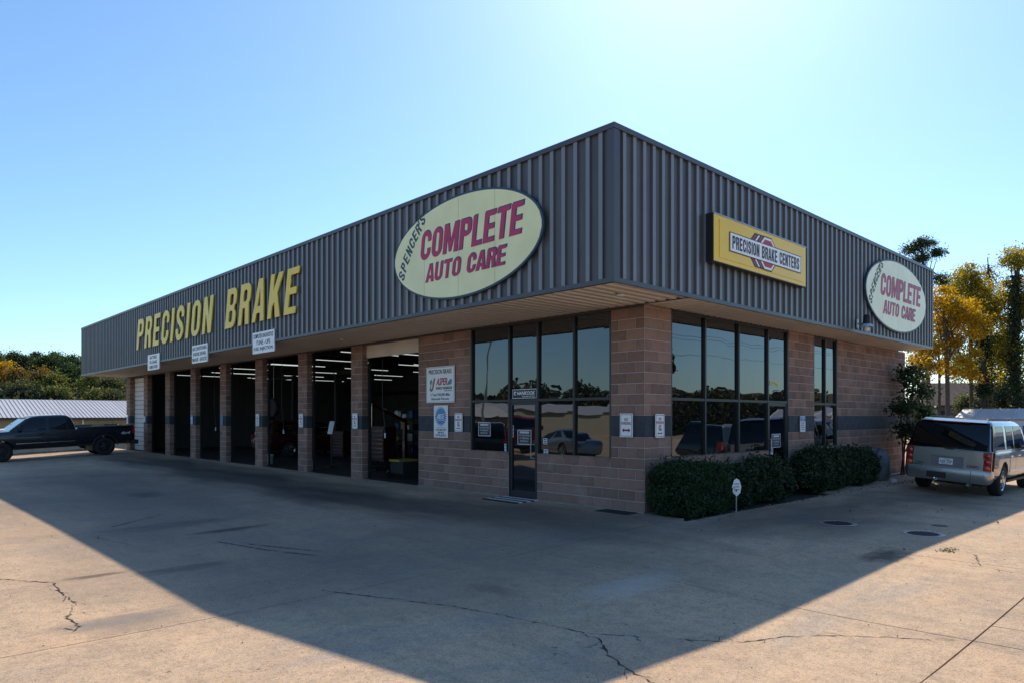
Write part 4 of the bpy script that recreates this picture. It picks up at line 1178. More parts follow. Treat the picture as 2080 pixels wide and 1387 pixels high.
class Car:
    def __init__(s, name, label, cat, paint, loc, yaw, st, levels, axles, wr, tw, group=None, flat=False, rimmat=None, arch=1.16, spokes=6):
        s.st, s.lv, s.paint = st, levels, paint
        h = Vector((math.cos(yaw), math.sin(yaw), 0)); l_ = Vector((-h.y, h.x, 0))
        z0 = 0
        if flat: R = Matrix((h, l_, (0, 0, 1))).transposed(); z = loc[2]
        else:
            pts = [Vector(loc[:2]).to_3d() + h * a + l_ * b for a in axles for b in (-.8, .8)]
            zz = [gzf(p.x, p.y) for p in pts]
            sx = ((zz[2] + zz[3]) - (zz[0] + zz[1])) / 2 / (axles[1] - axles[0]); sy = ((zz[1] + zz[3]) - (zz[0] + zz[2])) / 2 / 1.6
            hx = (h + Vector((0, 0, sx))).normalized(); up = hx.cross(l_ + Vector((0, 0, sy))).normalized(); ly = up.cross(hx)
            R = Matrix((hx, ly, up)).transposed()
            z = sum(zz) / 4 - sx * (sum(axles) / 2)
        s.t = thing(name, label, cat, (loc[0], loc[1], z), group, R)
        hw = max(q[1] for q in st); s.hw = hw
        me = cut_arches(loft(st).mesh('body'), axles, wr * arch, hw)
        s.body = put('body', me, paint, s.t, smooth=38)
        well = MB()
        for ax in axles: well.box(ax - wr * 1.1, ax + wr * 1.1, -hw * .62, hw * .62, wr * .55, wr * 1.9)
        zb = min(q[2] for q in st)
        well.box(st[2][0], st[-3][0], -hw * .7, hw * .7, zb - .06, zb + .06)
        put('underbody', well.mesh('underbody'), mt_plastic, s.t)
        s.cabin()
        tm = MB().lathe([(wr * .62, -tw / 2 + .01), (wr * .70, -tw / 2), (wr * .90, -tw / 2 + .004), (wr * .975, -tw / 2 + .03), (wr, -tw / 2 + .06), (wr, tw / 2 - .06), (wr * .975, tw / 2 - .03), (wr * .9, tw / 2 - .004), (wr * .7, tw / 2), (wr * .62, tw / 2 - .01)], (0, 0, 0), 'y', 36).mesh('tyre')
        tm.materials.append(mt_tyre)
        for p in tm.polygons: p.use_smooth = True
        rb = MB().lathe([(wr * .66, -tw / 2 + .015), (wr * .63, -tw / 2 + .004), (wr * .585, -tw / 2 + .02), (wr * .57, -tw / 2 + .09), (0, -tw / 2 + .1)], (0, 0, 0), 'y', 32)
        for i in range(spokes):
            a = 2 * math.pi * i / spokes; c_, s_ = math.cos(a), math.sin(a); wd = wr * .085
            q = []
            for (r_, k, dy) in ((.08, 1.5, -.02), (.6, .85, .012)):
                for sg in (-1, 1): q.append((c_ * wr * r_ - s_ * wd * k * sg, -tw / 2 + .018 + dy, s_ * wr * r_ + c_ * wd * k * sg))
            rb.slab(q[0], q[1], q[3], q[2], (0, -1, 0), .04)
        rb.lathe([(0, -tw / 2 - .012), (wr * .15, -tw / 2 - .008), (wr * .17, -tw / 2 + .06)], (0, 0, 0), 'y', 16)
        rm = rb.mesh('rim'); rm.materials.append(rimmat or mt_rim)
        for ax in axles:
            for sg in (-1, 1):
                e = bpy.data.objects.new('wheel', tm); COL.objects.link(e); e.parent = s.t
                e.location = (ax, sg * (hw - tw / 2 - .015), wr)
                if sg > 0: e.rotation_euler = (0, 0, math.pi)
                r_ = bpy.data.objects.new('rim', rm); COL.objects.link(r_); r_.parent = e
    def lev(s, z):
        zs = [q[0] for q in s.lv]
        return [float(np.interp(z, zs, [q[i] for q in s.lv])) for i in (1, 2, 3, 4)]
    def cabin(s):
        b = MB(); n = None
        for (z, xr, xf, hw, r) in s.lv:
            o = rr(xr, -hw, xf, hw, r); n = len(o)
            b.v += [(x, y, z) for x, y in o]
        m = len(s.lv)
        for i in range(m - 1):
            for j in range(n):
                k = (j + 1) % n
                b.f.append((i * n + j, i * n + k, (i + 1) * n + k, (i + 1) * n + j))
        b.f.append(tuple(range((m - 1) * n, m * n)))
        s.cab = put('cabin', b.mesh('cabin'), s.paint, s.t, smooth=35)
    def rows(s, z0, z1):
        zs = sorted({z0, z1} | {q[0] for q in s.lv if z0 < q[0] < z1})
        out = []
        for a, b in zip(zs, zs[1:]): out += [a, (a + b) / 2]
        return out + [z1]
    def sheet(s, name, L_, R_, inward, mat):
        """bent pane: rows of left and right points, closed with a back face"""
        b = MB(); n = len(L_)
        b.v = [tuple(p) for p in L_] + [tuple(p) for p in R_] + [tuple(Vector(p) + inward) for p in L_] + [tuple(Vector(p) + inward) for p in R_]
        for i in range(n - 1):
            b.f += [(i, n + i, n + i + 1, i + 1), (2 * n + i, 2 * n + i + 1, 3 * n + i + 1, 3 * n + i), (i, i + 1, 2 * n + i + 1, 2 * n + i), (n + i, 3 * n + i, 3 * n + i + 1, n + i + 1)]
        b.f += [(0, 2 * n, 3 * n, n), (n - 1, 2 * n - 1, 4 * n - 1, 3 * n - 1)]
        return put(name, b.mesh(name), mat, s.t, smooth=30)
    def side(s, name, q, mat, sides=(-1, 1), off=.006):
        """pane on the cabin side: q = [(x, z) * 4] counter-clockwise seen from the right"""
        (xa, z0), (xb, _), (xc, z1), (xd, _) = q
        for sg in sides:
            A, B_ = [], []
            for z in s.rows(z0, z1):
                f = (z - z0) / (z1 - z0); y = sg * (s.lev(z)[2] + off)
                A.append((xa + (xd - xa) * f, y, z)); B_.append((xb + (xc - xb) * f, y, z))
            if sg > 0: A, B_ = B_, A
            s.sheet(name, A, B_, Vector((0, -sg * .012, 0)), mat)
    def end(s, name, q, mat, rear=True, off=.006):
        (ya, z0), (yb, _), (yc, z1), (yd, _) = q
        A, B_ = [], []
        for z in s.rows(z0, z1):
            f = (z - z0) / (z1 - z0); L_ = s.lev(z); x = (L_[0] - off) if rear else (L_[1] + off)
            A.append((x, ya + (yd - ya) * f, z)); B_.append((x, yb + (yc - yb) * f, z))
        if rear: A, B_ = B_, A
        return s.sheet(name, A, B_, Vector((.012 if rear else -.012, 0, 0)), mat)
    def shell(s, name, x0, x1, z0, z1, mat, sg, off=.008, nx=8, nz=7, parent=None, arch=None):
        """thin sheet following the body side between x0..x1, z0..z1"""
        b = MB()
        for i in range(nx + 1):
            x = x0 + (x1 - x0) * i / nx
            hw, a, t_ = interp(s.st, x)
            P = section(hw, a, t_)[1:10]
            for j in range(nz + 1):
                z = z0 + (z1 - z0) * j / nz
                y = float(np.interp(z, [p[1] for p in P], [p[0] for p in P]))
                b.v.append((x, sg * (y + off), z))
        b.f = [(i * (nz + 1) + j, (i + 1) * (nz + 1) + j, (i + 1) * (nz + 1) + j + 1, i * (nz + 1) + j + 1) if sg < 0 else (i * (nz + 1) + j, i * (nz + 1) + j + 1, (i + 1) * (nz + 1) + j + 1, (i + 1) * (nz + 1) + j) for i in range(nx) for j in range(nz)]
        k = len(b.v)
        ring = [i * (nz + 1) for i in range(nx + 1)] + [nx * (nz + 1) + j for j in range(1, nz + 1)] + [i * (nz + 1) + nz for i in range(nx - 1, -1, -1)] + [j for j in range(nz - 1, 0, -1)]
        for r_ in ring: v = b.v[r_]; b.v.append((v[0], v[1] - sg * (off + .012), v[2]))
        n = len(ring)
        for a in range(n):
            q = (ring[a], k + a, k + (a + 1) % n, ring[(a + 1) % n])
            b.f.append(q if sg < 0 else q[::-1])
        return put(name, b.mesh(name), mat, parent or s.t, smooth=30)
    def part(s, name, mb, mat, parent=None, smooth=0): return put(name, mb.mesh(name), mat, parent or s.t, smooth=smooth)

def suv_like(name, label, cat, paint, loc, yaw, L=5.0, H=1.8, W=1.95, detail=False, group=None, flat=False):
    k = L / 5.65; b = 1.18 * H / 1.95; f = H / 1.95; hw = W / 2
    z0 = .40 * f
    st = [(0, hw * .90, z0 + .05, b - .25), (.04, hw * .93, z0 + .02, b - .08), (.10, hw * .955, z0, b), (.25 * k, hw * .985, z0, b + .005), (.8 * k, hw, z0, b + .01), (2.4 * k, hw, z0 - .02, b), (3.9 * k, hw, z0, b - .02),
          (4.15 * k, hw, z0, b - .05), (4.9 * k, hw * .985, z0, b - .09), (5.35 * k, hw * .96, z0, b - .14), (5.55 * k, hw * .90, z0 + .02, b - .25), (5.65 * k, hw * .82, z0 + .12, b - .45)]
    lv = [(b - .03, .10, 4.45 * k, hw * .955, .12), (b + .12 * f, .125, 4.22 * k, hw * .925, .15), (H - .22, .25 * k, 3.62 * k, hw * .865, .15), (H - .10, .31 * k, 3.42 * k, hw * .83, .16), (H - .035, .37 * k, 3.22 * k, hw * .785, .18), (H, .52 * k, 3.0 * k, hw * .68, .24)]
    c = Car(name, label, cat, paint, loc, yaw, st, lv, (1.25 * k, 4.55 * k), .405 * f, .275, group, flat)
    zt, zb = H - .13, b + .035
    c.side('side_window', [(.42 * k, zb), (1.42 * k, zb), (1.34 * k, zt), (.60 * k, zt)], mt_carglass)
    c.side('side_window', [(1.62 * k, zb), (2.38 * k, zb), (2.34 * k, zt), (1.60 * k, zt)], mt_carglass)
    c.side('side_window', [(2.50 * k, zb), (3.86 * k, zb), (3.30 * k, zt), (2.46 * k, zt)], mt_carglass)
    c.end('windshield', [(-hw * .8, zb + .06), (hw * .8, zb + .06), (hw * .72, zt), (-hw * .72, zt)], mt_carglass, False)
    c.end('rear_window', [(-hw * .86, zb - .02), (hw * .86, zb - .02), (hw * .76, zt - .01), (-hw * .76, zt - .01)], mt_carglass)
    for sg in (-1, 1):
        for (x0, x1) in ((1.60 * k, 2.44 * k), (2.46 * k, 3.78 * k)):
            d = c.shell('door', x0 + (.22 if x0 < 1.7 * k else 0), x1, z0 + .10, b - .05, paint, sg)
            hwx = interp(st, x0 + .25)[0] * .985
            c.part('handle', MB().box(x0 + .26, x0 + .46, sg * (hwx + .012) - .014, sg * (hwx + .012) + .014, b - .17, b - .14), mt_chrome if detail else paint, d)
        c.part('mirror', MB().box(3.62 * k, 3.80 * k, sg * (hw + .02), sg * (hw + .24), b + .0, b + .2).box(3.66 * k, 3.74 * k, sg * hw * .93, sg * (hw + .04), b + .0, b + .05), mt_plastic if detail else paint)
        c.part('tail_lamp', MB().box(-.012, .13, sg * hw * .80, sg * hw * .955, b - .33, b - .0), mt_tail)
    return c, dict(k=k, b=b, hw=hw, z0=z0, H=H)

# the silver SUV at the right
mt_pglass = M('gloss black pillar', (.008, .009, .012), .12, spec=.5)
SUVX, SUVY = 20.4, 5.37
c, q = suv_like('sport_utility_vehicle', 'silver tan sport utility vehicle parked tail-on at the right with chrome wheels', 'car', mt_silver, (SUVX, SUVY), 0.0, 5.65, 1.95, 2.0, True)
b, hw, z0, H = q['b'], q['hw'], q['z0'], q['H']
for o_ in list(c.t.children):
    if o_.name.startswith(('tail_lamp', 'rear_window')): bpy.data.objects.remove(o_)
c.end('rear_window', [(-hw * .885, b + .0), (hw * .885, b + .0), (hw * .80, H - .07), (-hw * .80, H - .07)], mt_carglass, True, .012)
for sg in (-1, 1):
    e = c.part('tail_lamp', MB().box(-.004, .15, sg * hw * .79, sg * hw * .965, b - .50, b - .02), M('lamp bezel %d' % sg, (.16, .03, .025), .2, coat=.6))
    for i, mm in enumerate((mt_tailo, mt_tail, mt_tail)):
        zc = b - .42 + .155 * i
        c.part('lens', MB().lathe([(0, -.03), (.05, -.028), (.07, -.018), (.075, .0)], (.0, sg * hw * .875, zc), 'x', 18), mm, e, smooth=50)
    c.side('pillar_trim', [(.13, b + .01), (.40, b + .01), (.58, H - .12), (.34, H - .12)], mt_pglass, (sg,), .007)
bp = MB(); pts = rr(-.09, -hw * .975, .45, hw * .975, .13)
n = len(pts)
for (z, s_) in ((z0 - .04, .94), (z0 + .02, .985), (z0 + .15, 1.0), (z0 + .27, 1.0), (z0 + .30, .97)):
    bp.v += [(.18 + (x - .18) * s_, y * s_, z) for x, y in pts]
bp.f = [(i * n + j, i * n + (j + 1) % n, (i + 1) * n + (j + 1) % n, (i + 1) * n + j) for i in range(4) for j in range(n)] + [tuple(range(4 * n, 5 * n)), tuple(range(n))[::-1]]
bpo = c.part('rear_bumper', bp, mt_silver, smooth=40)
c.part('hitch_pocket', MB().box(-.10, .0, -.02, .42, z0 + .02, z0 + .17), mt_plastic, bpo)
c.part('step_seam', MB().box(-.093, -.088, -.56, -.55, z0 - .02, z0 + .28), mt_plastic, bpo)
for y in (-.62, -.25, .55): c.part('sensor', MB().lathe([(0, -.012), (.02, -.01), (.022, 0)], (-.09, y, z0 + .17), 'x', 12), mt_steel, bpo)
c.part('tow_ball', MB().path([(-.02, .22, z0 - .06), (-.2, .22, z0 - .06)], .025).lathe([(0, .1), (.022, .09), (.03, .06), (.022, .03), (.015, .02), (.015, -.03), (.03, -.03)], (-.18, .22, z0 - .06), 'z', 14), mt_chrome, smooth=40)
c.part('exhaust_tip', MB().tube((-.02, -.5, z0 - .09), (.3, -.5, z0 - .07), .04, n=12), mt_steel)
tgm = MB()
tg0 = c.part('tailgate', MB().box(-.016, .05, -hw * .78, hw * .78, z0 + .30, b - .02), mt_silver)
pf = MB()
pf.box(-.035, -.016, -.42, .42, b - .19, b - .10).box(-.045, -.016, -.40, .40, b - .50, b - .46).box(-.03, -.016, .36, .42, b - .46, b - .19).box(-.03, -.016, -.42, -.36, b - .46, b - .19)
c.part('plate_surround', pf, mt_silver, tg0)
c.part('plate_recess', MB().box(-.0172, -.0160, -.36, .36, b - .46, b - .19), M('shaded grey plastic', (.2, .2, .21), .6), tg0)
pl = bpy.data.objects.new('licence_plate', MB().box(-.155, .155, -.078, .078, 0, .006).mesh('licence_plate')); COL.objects.link(pl); pl.data.materials.append(mt_white); pl.parent = c.t
REAR = Matrix(((0, 0, -1), (-1, 0, 0), (0, 1, 0))).to_4x4()
REAR.translation = Vector((-.026, .02, b - .325)); pl.matrix_local = REAR
text('AZK TOP', 0, -.005, .27, .075, .007, mt_bl2, pl, .002, .015); text('Arkansas', .02, .058, .13, .022, .007, mt_red, pl, .002, .012); text('The Natural State', 0, -.063, .16, .016, .007, mt_red, pl, .001)
bd = bpy.data.objects.new('badge', MB().box(-.001, .001, -.001, .001, 0, .001).mesh('badge')); COL.objects.link(bd); bd.parent = c.t; bd.data.materials.append(mt_maroon)
R2 = REAR.copy(); R2.translation = Vector((-.017, -.58, b - .40)); bd.matrix_local = R2
bold('GMC', 0, 0, .25, .062, .0, mt_maroon, bd, .012, 0, .75, .2, .12)
b3 = bpy.data.objects.new('badge', MB().box(-.001, .001, -.001, .001, 0, .001).mesh('badge')); COL.objects.link(b3); b3.parent = c.t; b3.data.materials.append(mt_steel)
R3 = REAR.copy(); R3.translation = Vector((-.017, .62, b - .43)); b3.matrix_local = R3
text('YUKON', 0, .02, .2, .035, 0, mt_plastic, b3, .008, .02); text('DENALI', -.04, -.03, .22, .03, 0, mt_plastic, b3, .008, .02)
c.part('rear_wiper', MB().box(.06, .085, -.10, .10, b + .0, b + .03).path([(.045, .0, b + .03), (.05, -.55, b + .035)], .012), mt_plastic)
c.part('brake_light_bar', MB().box(.25, .30, -.38, .38, H - .085, H - .068), mt_tail)
c.part('rear_spoiler', MB().slab((.26, -.74, H - .06), (.26, .74, H - .06), (.52, .70, H + .002), (.52, -.70, H + .002), (-.3, 0, 1), .012), mt_silver)
for sg in (-1, 1):
    y = sg * hw * .66
    c.part('roof_rail', MB().path([(.62, y, H - .02), (.78, y, H + .03), (2.85, y, H + .03), (3.05, y, H - .02)], .018, 8), mt_plastic)
    c.part('running_board', MB().box(1.75, 3.95, sg * (hw - .12) - .10, sg * (hw - .12) + .12, z0 - .06, z0 - .01), mt_plastic)
    c.part('side_moulding', MB().box(1.85, 3.75, sg * (hw + .008) - .008, sg * (hw + .008) + .008, z0 + .22, z0 + .245), mt_chrome)
    c.part('quarter_seam', MB().box(.16, .164, sg * hw * .96, sg * hw * .99, z0 + .3, b - .0), mt_plastic)

# pickups
def pickup(name, label, paint, loc, yaw, detail=True, group=None, mats=None):
    hw, z0, b, H = 1.0, .62, 1.34, 2.0
    st = [(0, hw * .95, z0 + .02, b - .02), (.03, hw * .965, z0, b), (.3, hw * .98, z0, b + .01), (1.3, hw, z0, b + .01), (2.40, hw, z0, b), (2.5, hw, z0 - .05, b - .02), (3.6, hw, z0 - .06, b - .03), (4.75, hw, z0 - .05, b - .01),
          (4.95, hw, z0, b), (5.7, hw * .97, z0, b - .04), (6.05, hw * .94, z0, b - .07), (6.22, hw * .90, z0 + .05, b - .14), (6.3, hw * .8, z0 + .12, b - .4)]
    lv = [(b - .06, 2.46, 5.10, hw * .94, .08), (b + .10, 2.49, 4.92, hw * .915, .1), (H - .16, 2.60, 4.40, hw * .80, .12), (H - .06, 2.74, 4.2, hw * .76, .13), (H - .015, 2.85, 4.0, hw * .7, .16), (H, 3.0, 3.85, hw * .6, .2)]
    c = Car(name, label, 'truck', paint, loc, yaw, st, lv, (1.30, 5.35), .43, .29, group, rimmat=mt_rimd if detail else mt_rim, arch=1.15)
    zb, zt = b + .02, H - .12
    c.side('side_window', [(2.78, zb), (3.52, zb), (3.50, zt), (2.86, zt)], mt_carglass)
    c.side('side_window', [(3.66, zb), (4.72, zb), (4.22, zt), (3.64, zt)], mt_carglass)
    c.end('windshield', [(-hw * .84, zb + .03), (hw * .84, zb + .03), (hw * .72, zt), (-hw * .72, zt)], mt_carglass, False)
    c.end('rear_window', [(-hw * .78, zb + .02), (hw * .78, zb + .02), (hw * .68, zt), (-hw * .68, zt)], mt_carglass)
    c.part('bed_liner', MB().box(.10, 2.38, -hw * .86, hw * .86, b + .016, b + .024), mt_plastic)
    for sg in (-1, 1):
        c.part('bed_rail', MB().box(.06, 2.40, sg * hw * .93 - .05, sg * hw * .93 + .05, b + .0, b + .05), mt_plastic)
        for (x0, x1) in ((2.52, 3.58), (3.60, 4.78)):
            d = c.shell('door', x0, x1, z0 + .02, b - .06, paint, sg)
            c.part('handle', MB().box(x0 + .12, x0 + .34, sg * (hw + .004) - .012, sg * (hw + .004) + .012, b - .22, b - .13), mt_plastic, d)
        c.part('side_moulding', MB().box(2.54, 3.57, sg * (hw + .012) - .008, sg * (hw + .012) + .008, z0 + .14, z0 + .17).box(3.61, 4.80, sg * (hw + .012) - .008, sg * (hw + .012) + .008, z0 + .14, z0 + .17), mt_chrome)
        c.part('fender_flare', MB().path([(1.30 + .53 * math.cos(a), sg * (hw - .01), .43 + .53 * math.sin(a)) for a in np.linspace(.1, math.pi - .1, 14)], .035, 6), mt_plastic if detail else paint)
        c.part('mirror', MB().box(4.55, 4.68, sg * (hw + .04), sg * (hw + .26), b + .02, b + .28).box(4.58, 4.64, sg * hw * .93, sg * (hw + .06), b + .08, b + .13), mt_plastic if detail else paint)
        c.part('tail_lamp', MB().box(-.01, .10, sg * hw * .80, sg * hw * .972, b - .36, b - .05), mt_tail)
        c.part('headlamp', MB().box(6.12, 6.285, sg * hw * .55, sg * hw * .83, b - .38, b - .26), mt_lamp)
    c.part('tailgate', MB().box(-.012, .05, -hw * .78, hw * .78, z0 + .05, b + .01), paint)
    c.part('rear_bumper', MB().box(-.16, .12, -hw * .96, hw * .96, z0 - .16, z0 + .04), mt_plastic if detail else mt_chrome)
    return c
TX, TY = 10.02, 38.55
c = pickup('pickup_truck', 'black crew cab pickup truck parked across the lot by the far bay', mt_bpaint, (TX, TY), math.pi)
c.part('exhaust_tip', MB().tube((.0, .55, .5), (.4, .55, .52), .04), mt_steel)
dc = bpy.data.objects.new('decal', MB().box(-.001, .001, -.001, .001, 0, .001).mesh('decal')); COL.objects.link(dc); dc.parent = c.t; dc.data.materials.append(mt_whitedirty)
m = Matrix(((-1, 0, 0), (0, 0, 1), (0, 1, 0))).to_4x4(); m.translation = Vector((.40, 1.0, 1.03)); dc.matrix_local = m
text('4x4', 0, 0, .42, .13, 0, mt_whitedirty, dc, .004, .03, .3)
tag(obj('bed_toolbox', MB().box(7.05, 7.42, 37.75, 39.3, 1.32, 1.50), mt_whitedirty, None, (7.2, 38.5, 1.32)), 'low white toolbox across the front of the black truck bed', 'toolbox')
tag(obj('lumber_scrap', MB().box(8.35, 8.8, 38.3, 38.6, 1.33, 1.40).box(8.45, 8.9, 38.65, 38.8, 1.33, 1.44), M('pine scrap', (.5, .38, .22), .8), None, (8.6, 38.5, 1.33)), 'pale wood scraps lying in the black truck bed', 'scrap')
pickup('pickup_truck', 'white pickup truck mostly hidden behind the black truck', mt_wpaint, (10.8, 44.4), math.pi, False)

# cars the shop glass reflects, standing in the lot beside the camera
def sedan(name, label, paint, loc, yaw, flat=False, group=None):
    hw = .9
    st = [(0, hw * .86, .34, .82), (.05, hw * .92, .30, .90), (.3, hw * .97, .26, .95), (1.2, hw, .24, .95), (2.4, hw, .24, .93), (3.5, hw, .26, .92), (4.1, hw * .97, .26, .84), (4.45, hw * .9, .28, .74), (4.6, hw * .78, .34, .6)]
    lv = [(.90, .55, 3.62, hw * .94, .2), (1.0, .75, 3.42, hw * .9, .22), (1.30, 1.35, 2.75, hw * .75, .22), (1.38, 1.6, 2.5, hw * .69, .25), (1.42, 1.85, 2.3, hw * .55, .3)]
    c = Car(name, label, 'car', paint, loc, yaw, st, lv, (.95, 3.65), .32, .21, group, flat)
    c.side('side_window', [(1.1, .97), (1.95, .97), (1.95, 1.33), (1.55, 1.33)], mt_carglass)
    c.side('side_window', [(2.05, .97), (3.1, .97), (2.55, 1.33), (2.05, 1.33)], mt_carglass)
    c.end('windshield', [(-hw * .75, .99), (hw * .75, .99), (hw * .64, 1.34), (-hw * .64, 1.34)], mt_carglass, False)
    c.end('rear_window', [(-hw * .75, .99), (hw * .75, .99), (hw * .64, 1.34), (-hw * .64, 1.34)], mt_carglass)
    for sg in (-1, 1):
        c.part('tail_lamp', MB().box(.0, .1, sg * hw * .6, sg * hw * .88, .68, .82), mt_tail)
        c.part('headlamp', MB().box(4.4, 4.55, sg * hw * .5, sg * hw * .8, .58, .7), mt_lamp)
    return c
pickup('pickup_truck', 'dark red pickup truck mirrored tail-on in the glass door', mt_rpaint, (-3.3, 25.8), math.radians(134), False)
sedan('sedan_car', 'grey blue sedan mirrored in the front window by the corner pier', mt_gpaint, (-2.7, 20.9), math.radians(110))
suv_like('sport_utility_vehicle', 'near black sport utility vehicle mirrored in the front window left of the door', 'car', mt_dpaint, (1.6, 23.2), math.radians(134), 4.6, 1.7, 1.85)
suv_like('minivan', 'dark minivan reflected in the large side window', 'car', mt_dpaint, (24.4, 0.9), 0.05, 5.0, 1.8, 1.95)

# ------------------------------------------------------------------ things inside the bays
suv_like('sport_utility_vehicle', 'dark car with a lit plate parked inside the first repair bay', 'car', mt_dpaint, (WX + 1.7, WY + 8.1, 0.0), 0.0, 4.8, 1.6, 1.85, flat=True)
pickup_in = suv_like('sport_utility_vehicle', 'dark red car parked inside the fifth repair bay', 'car', mt_drpaint, (WX + 2.3, WY + 22.6, 0.0), 0.0, 4.7, 1.65, 1.85, flat=True)
tag(obj('licence_plate_tag', MB().box(WX + 1.655, WX + 1.66, WY + 7.90, WY + 8.22, .66, .81), mt_white, None, (WX + 1.66, WY + 8.05, .66)), 'white licence plate on the dark car in the first bay', 'plate')
def lift(x, y, label):
    t = thing('vehicle_lift', label, 'lift', (x, y, 0), 'two-post lifts in the bays')
    for s in (-1.35, 1.35):
        obj('column', MB().box(x - .15, x + .15, y + s - .1, y + s + .1, 0, 3.7), mt_iron, t)
        obj('base_plate', MB().box(x - .3, x + .3, y + s - .25, y + s + .25, .002, .03), mt_iron, t)
        obj('carriage', MB().box(x - .18, x + .18, y + s * .86 - .08, y + s * .86 + .08, .25, .95), mt_dull, t)
        for a in (-.9, .9): obj('arm', MB().tube((x, y + s * .84, .3), (x + a, y + s * .45, .28), .05), mt_iron, t)
    obj('cross_beam', MB().box(x - .1, x + .1, y - 1.3, y + 1.3, 3.7, 3.85), mt_iron, t)
for k, l in ((1, 'dark two-post vehicle lift in the second bay'), (3, 'dark two-post vehicle lift in the fourth bay'), (5, 'dark two-post vehicle lift in the sixth bay')):
    lift(WX + 5.0, WY + 8.7 + 3.46 * k, l)
def chest(x, y, label, wdt=1.3, h=1.45, mat=mt_tool):
    t = thing('tool_chest', label, 'tool chest', (x, y, 0), 'tool chests in the bays')
    obj('cabinet', MB().box(x, x + .55, y, y + wdt, .14, h), mat, t)
    for i in range(7):
        a = .2 + i * (h - .3) / 7
        d = obj('drawer', MB().box(x - .02, x + .0, y + .03, y + wdt - .03, a, a + (h - .3) / 7 - .015), mat, t)
        obj('pull', MB().box(x - .04, x - .02, y + .1, y + wdt - .1, a + .09, a + .11), mt_chrome, d)
    for p in ((.05, .08), (.05, wdt - .08), (.5, .08), (.5, wdt - .08)):
        obj('caster', MB().lathe([(0, -.02), (.06, -.02), (.06, .02), (0, .02)], (x + p[0], y + p[1], .062), 'y', 12), mt_blackrub, t)
chest(WX + 3.6, WY + 14.5, 'red rolling tool chest in the third bay')
chest(WX + 4.0, WY + 18.2, 'red rolling tool chest in the fourth bay', 1.1, 1.2)
chest(WX + 3.0, WY + 9.1, 'black rolling tool chest at the middle of the first bay', .9, 1.5, mt_dpaint)
t = thing('print_stand', 'white sheet of paper on a tilted stand in the third bay', 'stand', (WX + 1.7, WY + 15.0, 0))
obj('post', MB().tube((WX + 1.7, WY + 15.0, 0), (WX + 1.7, WY + 15.0, 1.25), .025).box(WX + 1.5, WX + 1.9, WY + 14.8, WY + 15.2, .0, .03), mt_iron, t)
obj('sheet', MB().slab((WX + 1.62, WY + 15.18, 1.2), (WX + 1.62, WY + 14.84, 1.2), (WX + 1.72, WY + 14.84, 1.66), (WX + 1.72, WY + 15.18, 1.66), (-1, 0, .2), .01), mt_paper, t)
def bucket(x, y, h, r, label):
    t = thing('bucket', label, 'bucket', (x, y, 0.002), 'white buckets in the fourth bay')
    obj('pail', MB().lathe([(0, 0), (r * .86, 0), (r, h), (r * 1.06, h), (r * 1.06, h - .03), (r * .96, h - .03), (r * .84, .01), (0, .01)], (x, y, .004), 'z', 20), mt_bucket, t, smooth=40)
    obj('bail_handle', MB().path([(x, y + r * math.cos(a), h * .9 + r * .8 * math.sin(a) * .6) for a in np.linspace(0, math.pi, 9)], .006), mt_steel, t)
bucket(WX + .75, WY + 18.55, .36, .15, 'white plastic bucket at the bay opening, the left one of two')
bucket(WX + .72, WY + 18.08, .36, .16, 'white plastic bucket at the bay opening, the right one with a wider rim')
t = thing('paper_cup', 'white paper cup standing on the floor of the third bay', 'cup', (WX + .6, WY + 14.35, .002))
obj('cup', MB().lathe([(0, 0), (.055, 0), (.075, .30), (.07, .30), (.0, .02)], (WX + .6, WY + 14.35, .004), 'z', 16), mt_bucket, t, smooth=40)
obj('lid', MB().lathe([(.08, .30), (.08, .325), (0, .33)], (WX + .6, WY + 14.35, .004), 'z', 16), mt_steel, t)
t = thing('drain_cart', 'low yellow-topped oil drain cart in the first bay', 'cart', (WX + 1.0, WY + 9.5, 0))
obj('tank', MB().box(WX + .75, WX + 1.35, WY + 9.1, WY + 9.75, .15, .5), mt_blackrub, t)
obj('pan', MB().box(WX + .72, WX + 1.38, WY + 9.25, WY + 9.78, .502, .56), mt_dull, t)
obj('wheel', MB().lathe([(0, -.03), (.13, -.03), (.13, .03), (0, .03)], (WX + .8, WY + 9.82, .132), 'y', 14), mt_chrome, t)
for (k, dx) in ((0, .5), (2, .6), (4, .7)):
    y = WY + COLS[k][0] - .35
    t = thing('air_hose', 'hanging black air hose with pale coupler beside the %s bay pier' % ('first', '', 'third', '', 'fifth')[k], 'hose', (WX + dx, y, 1.0), 'air hoses in the bays')
    obj('hose', MB().path([(WX + dx, y, 4.6), (WX + dx, y + .02, 2.2), (WX + dx + .03, y - .05, 1.6), (WX + dx, y - .12, 1.35)], .008), mt_rubgrey, t)
    obj('coupler', MB().tube((WX + dx, y - .12, 1.35), (WX + dx, y - .13, 1.2), .025), mt_paper, t)
for (y0, y1, z0_, z1_, l) in ((9.6, 10.9, 2.2, 3.0, 'pale cabinet on the back wall seen through the first bay'), (7.9, 9.2, 2.2, 3.0, 'second pale cabinet on the back wall beside the first one')):
    tag(obj('wall_cabinet', MB().box(WX + DEP - .65, WX + DEP - .28, WY + y0, WY + y1, z0_, z1_), mt_wallp, None, (WX + DEP - .4, WY + y0, z0_)), l, 'cabinet', 'cabinets on the back wall')
t = thing('hose_reel', 'black round hose reel hanging over the fourth bay', 'reel', (WX + 1.6, WY + 19.6, 2.1), None)
obj('drum', MB().lathe([(0, -.09), (.36, -.09), (.38, -.05), (.38, .05), (.36, .09), (0, .09)], (WX + 1.6, WY + 19.6, 2.2), 'x', 28), mt_blackrub, t, smooth=40)
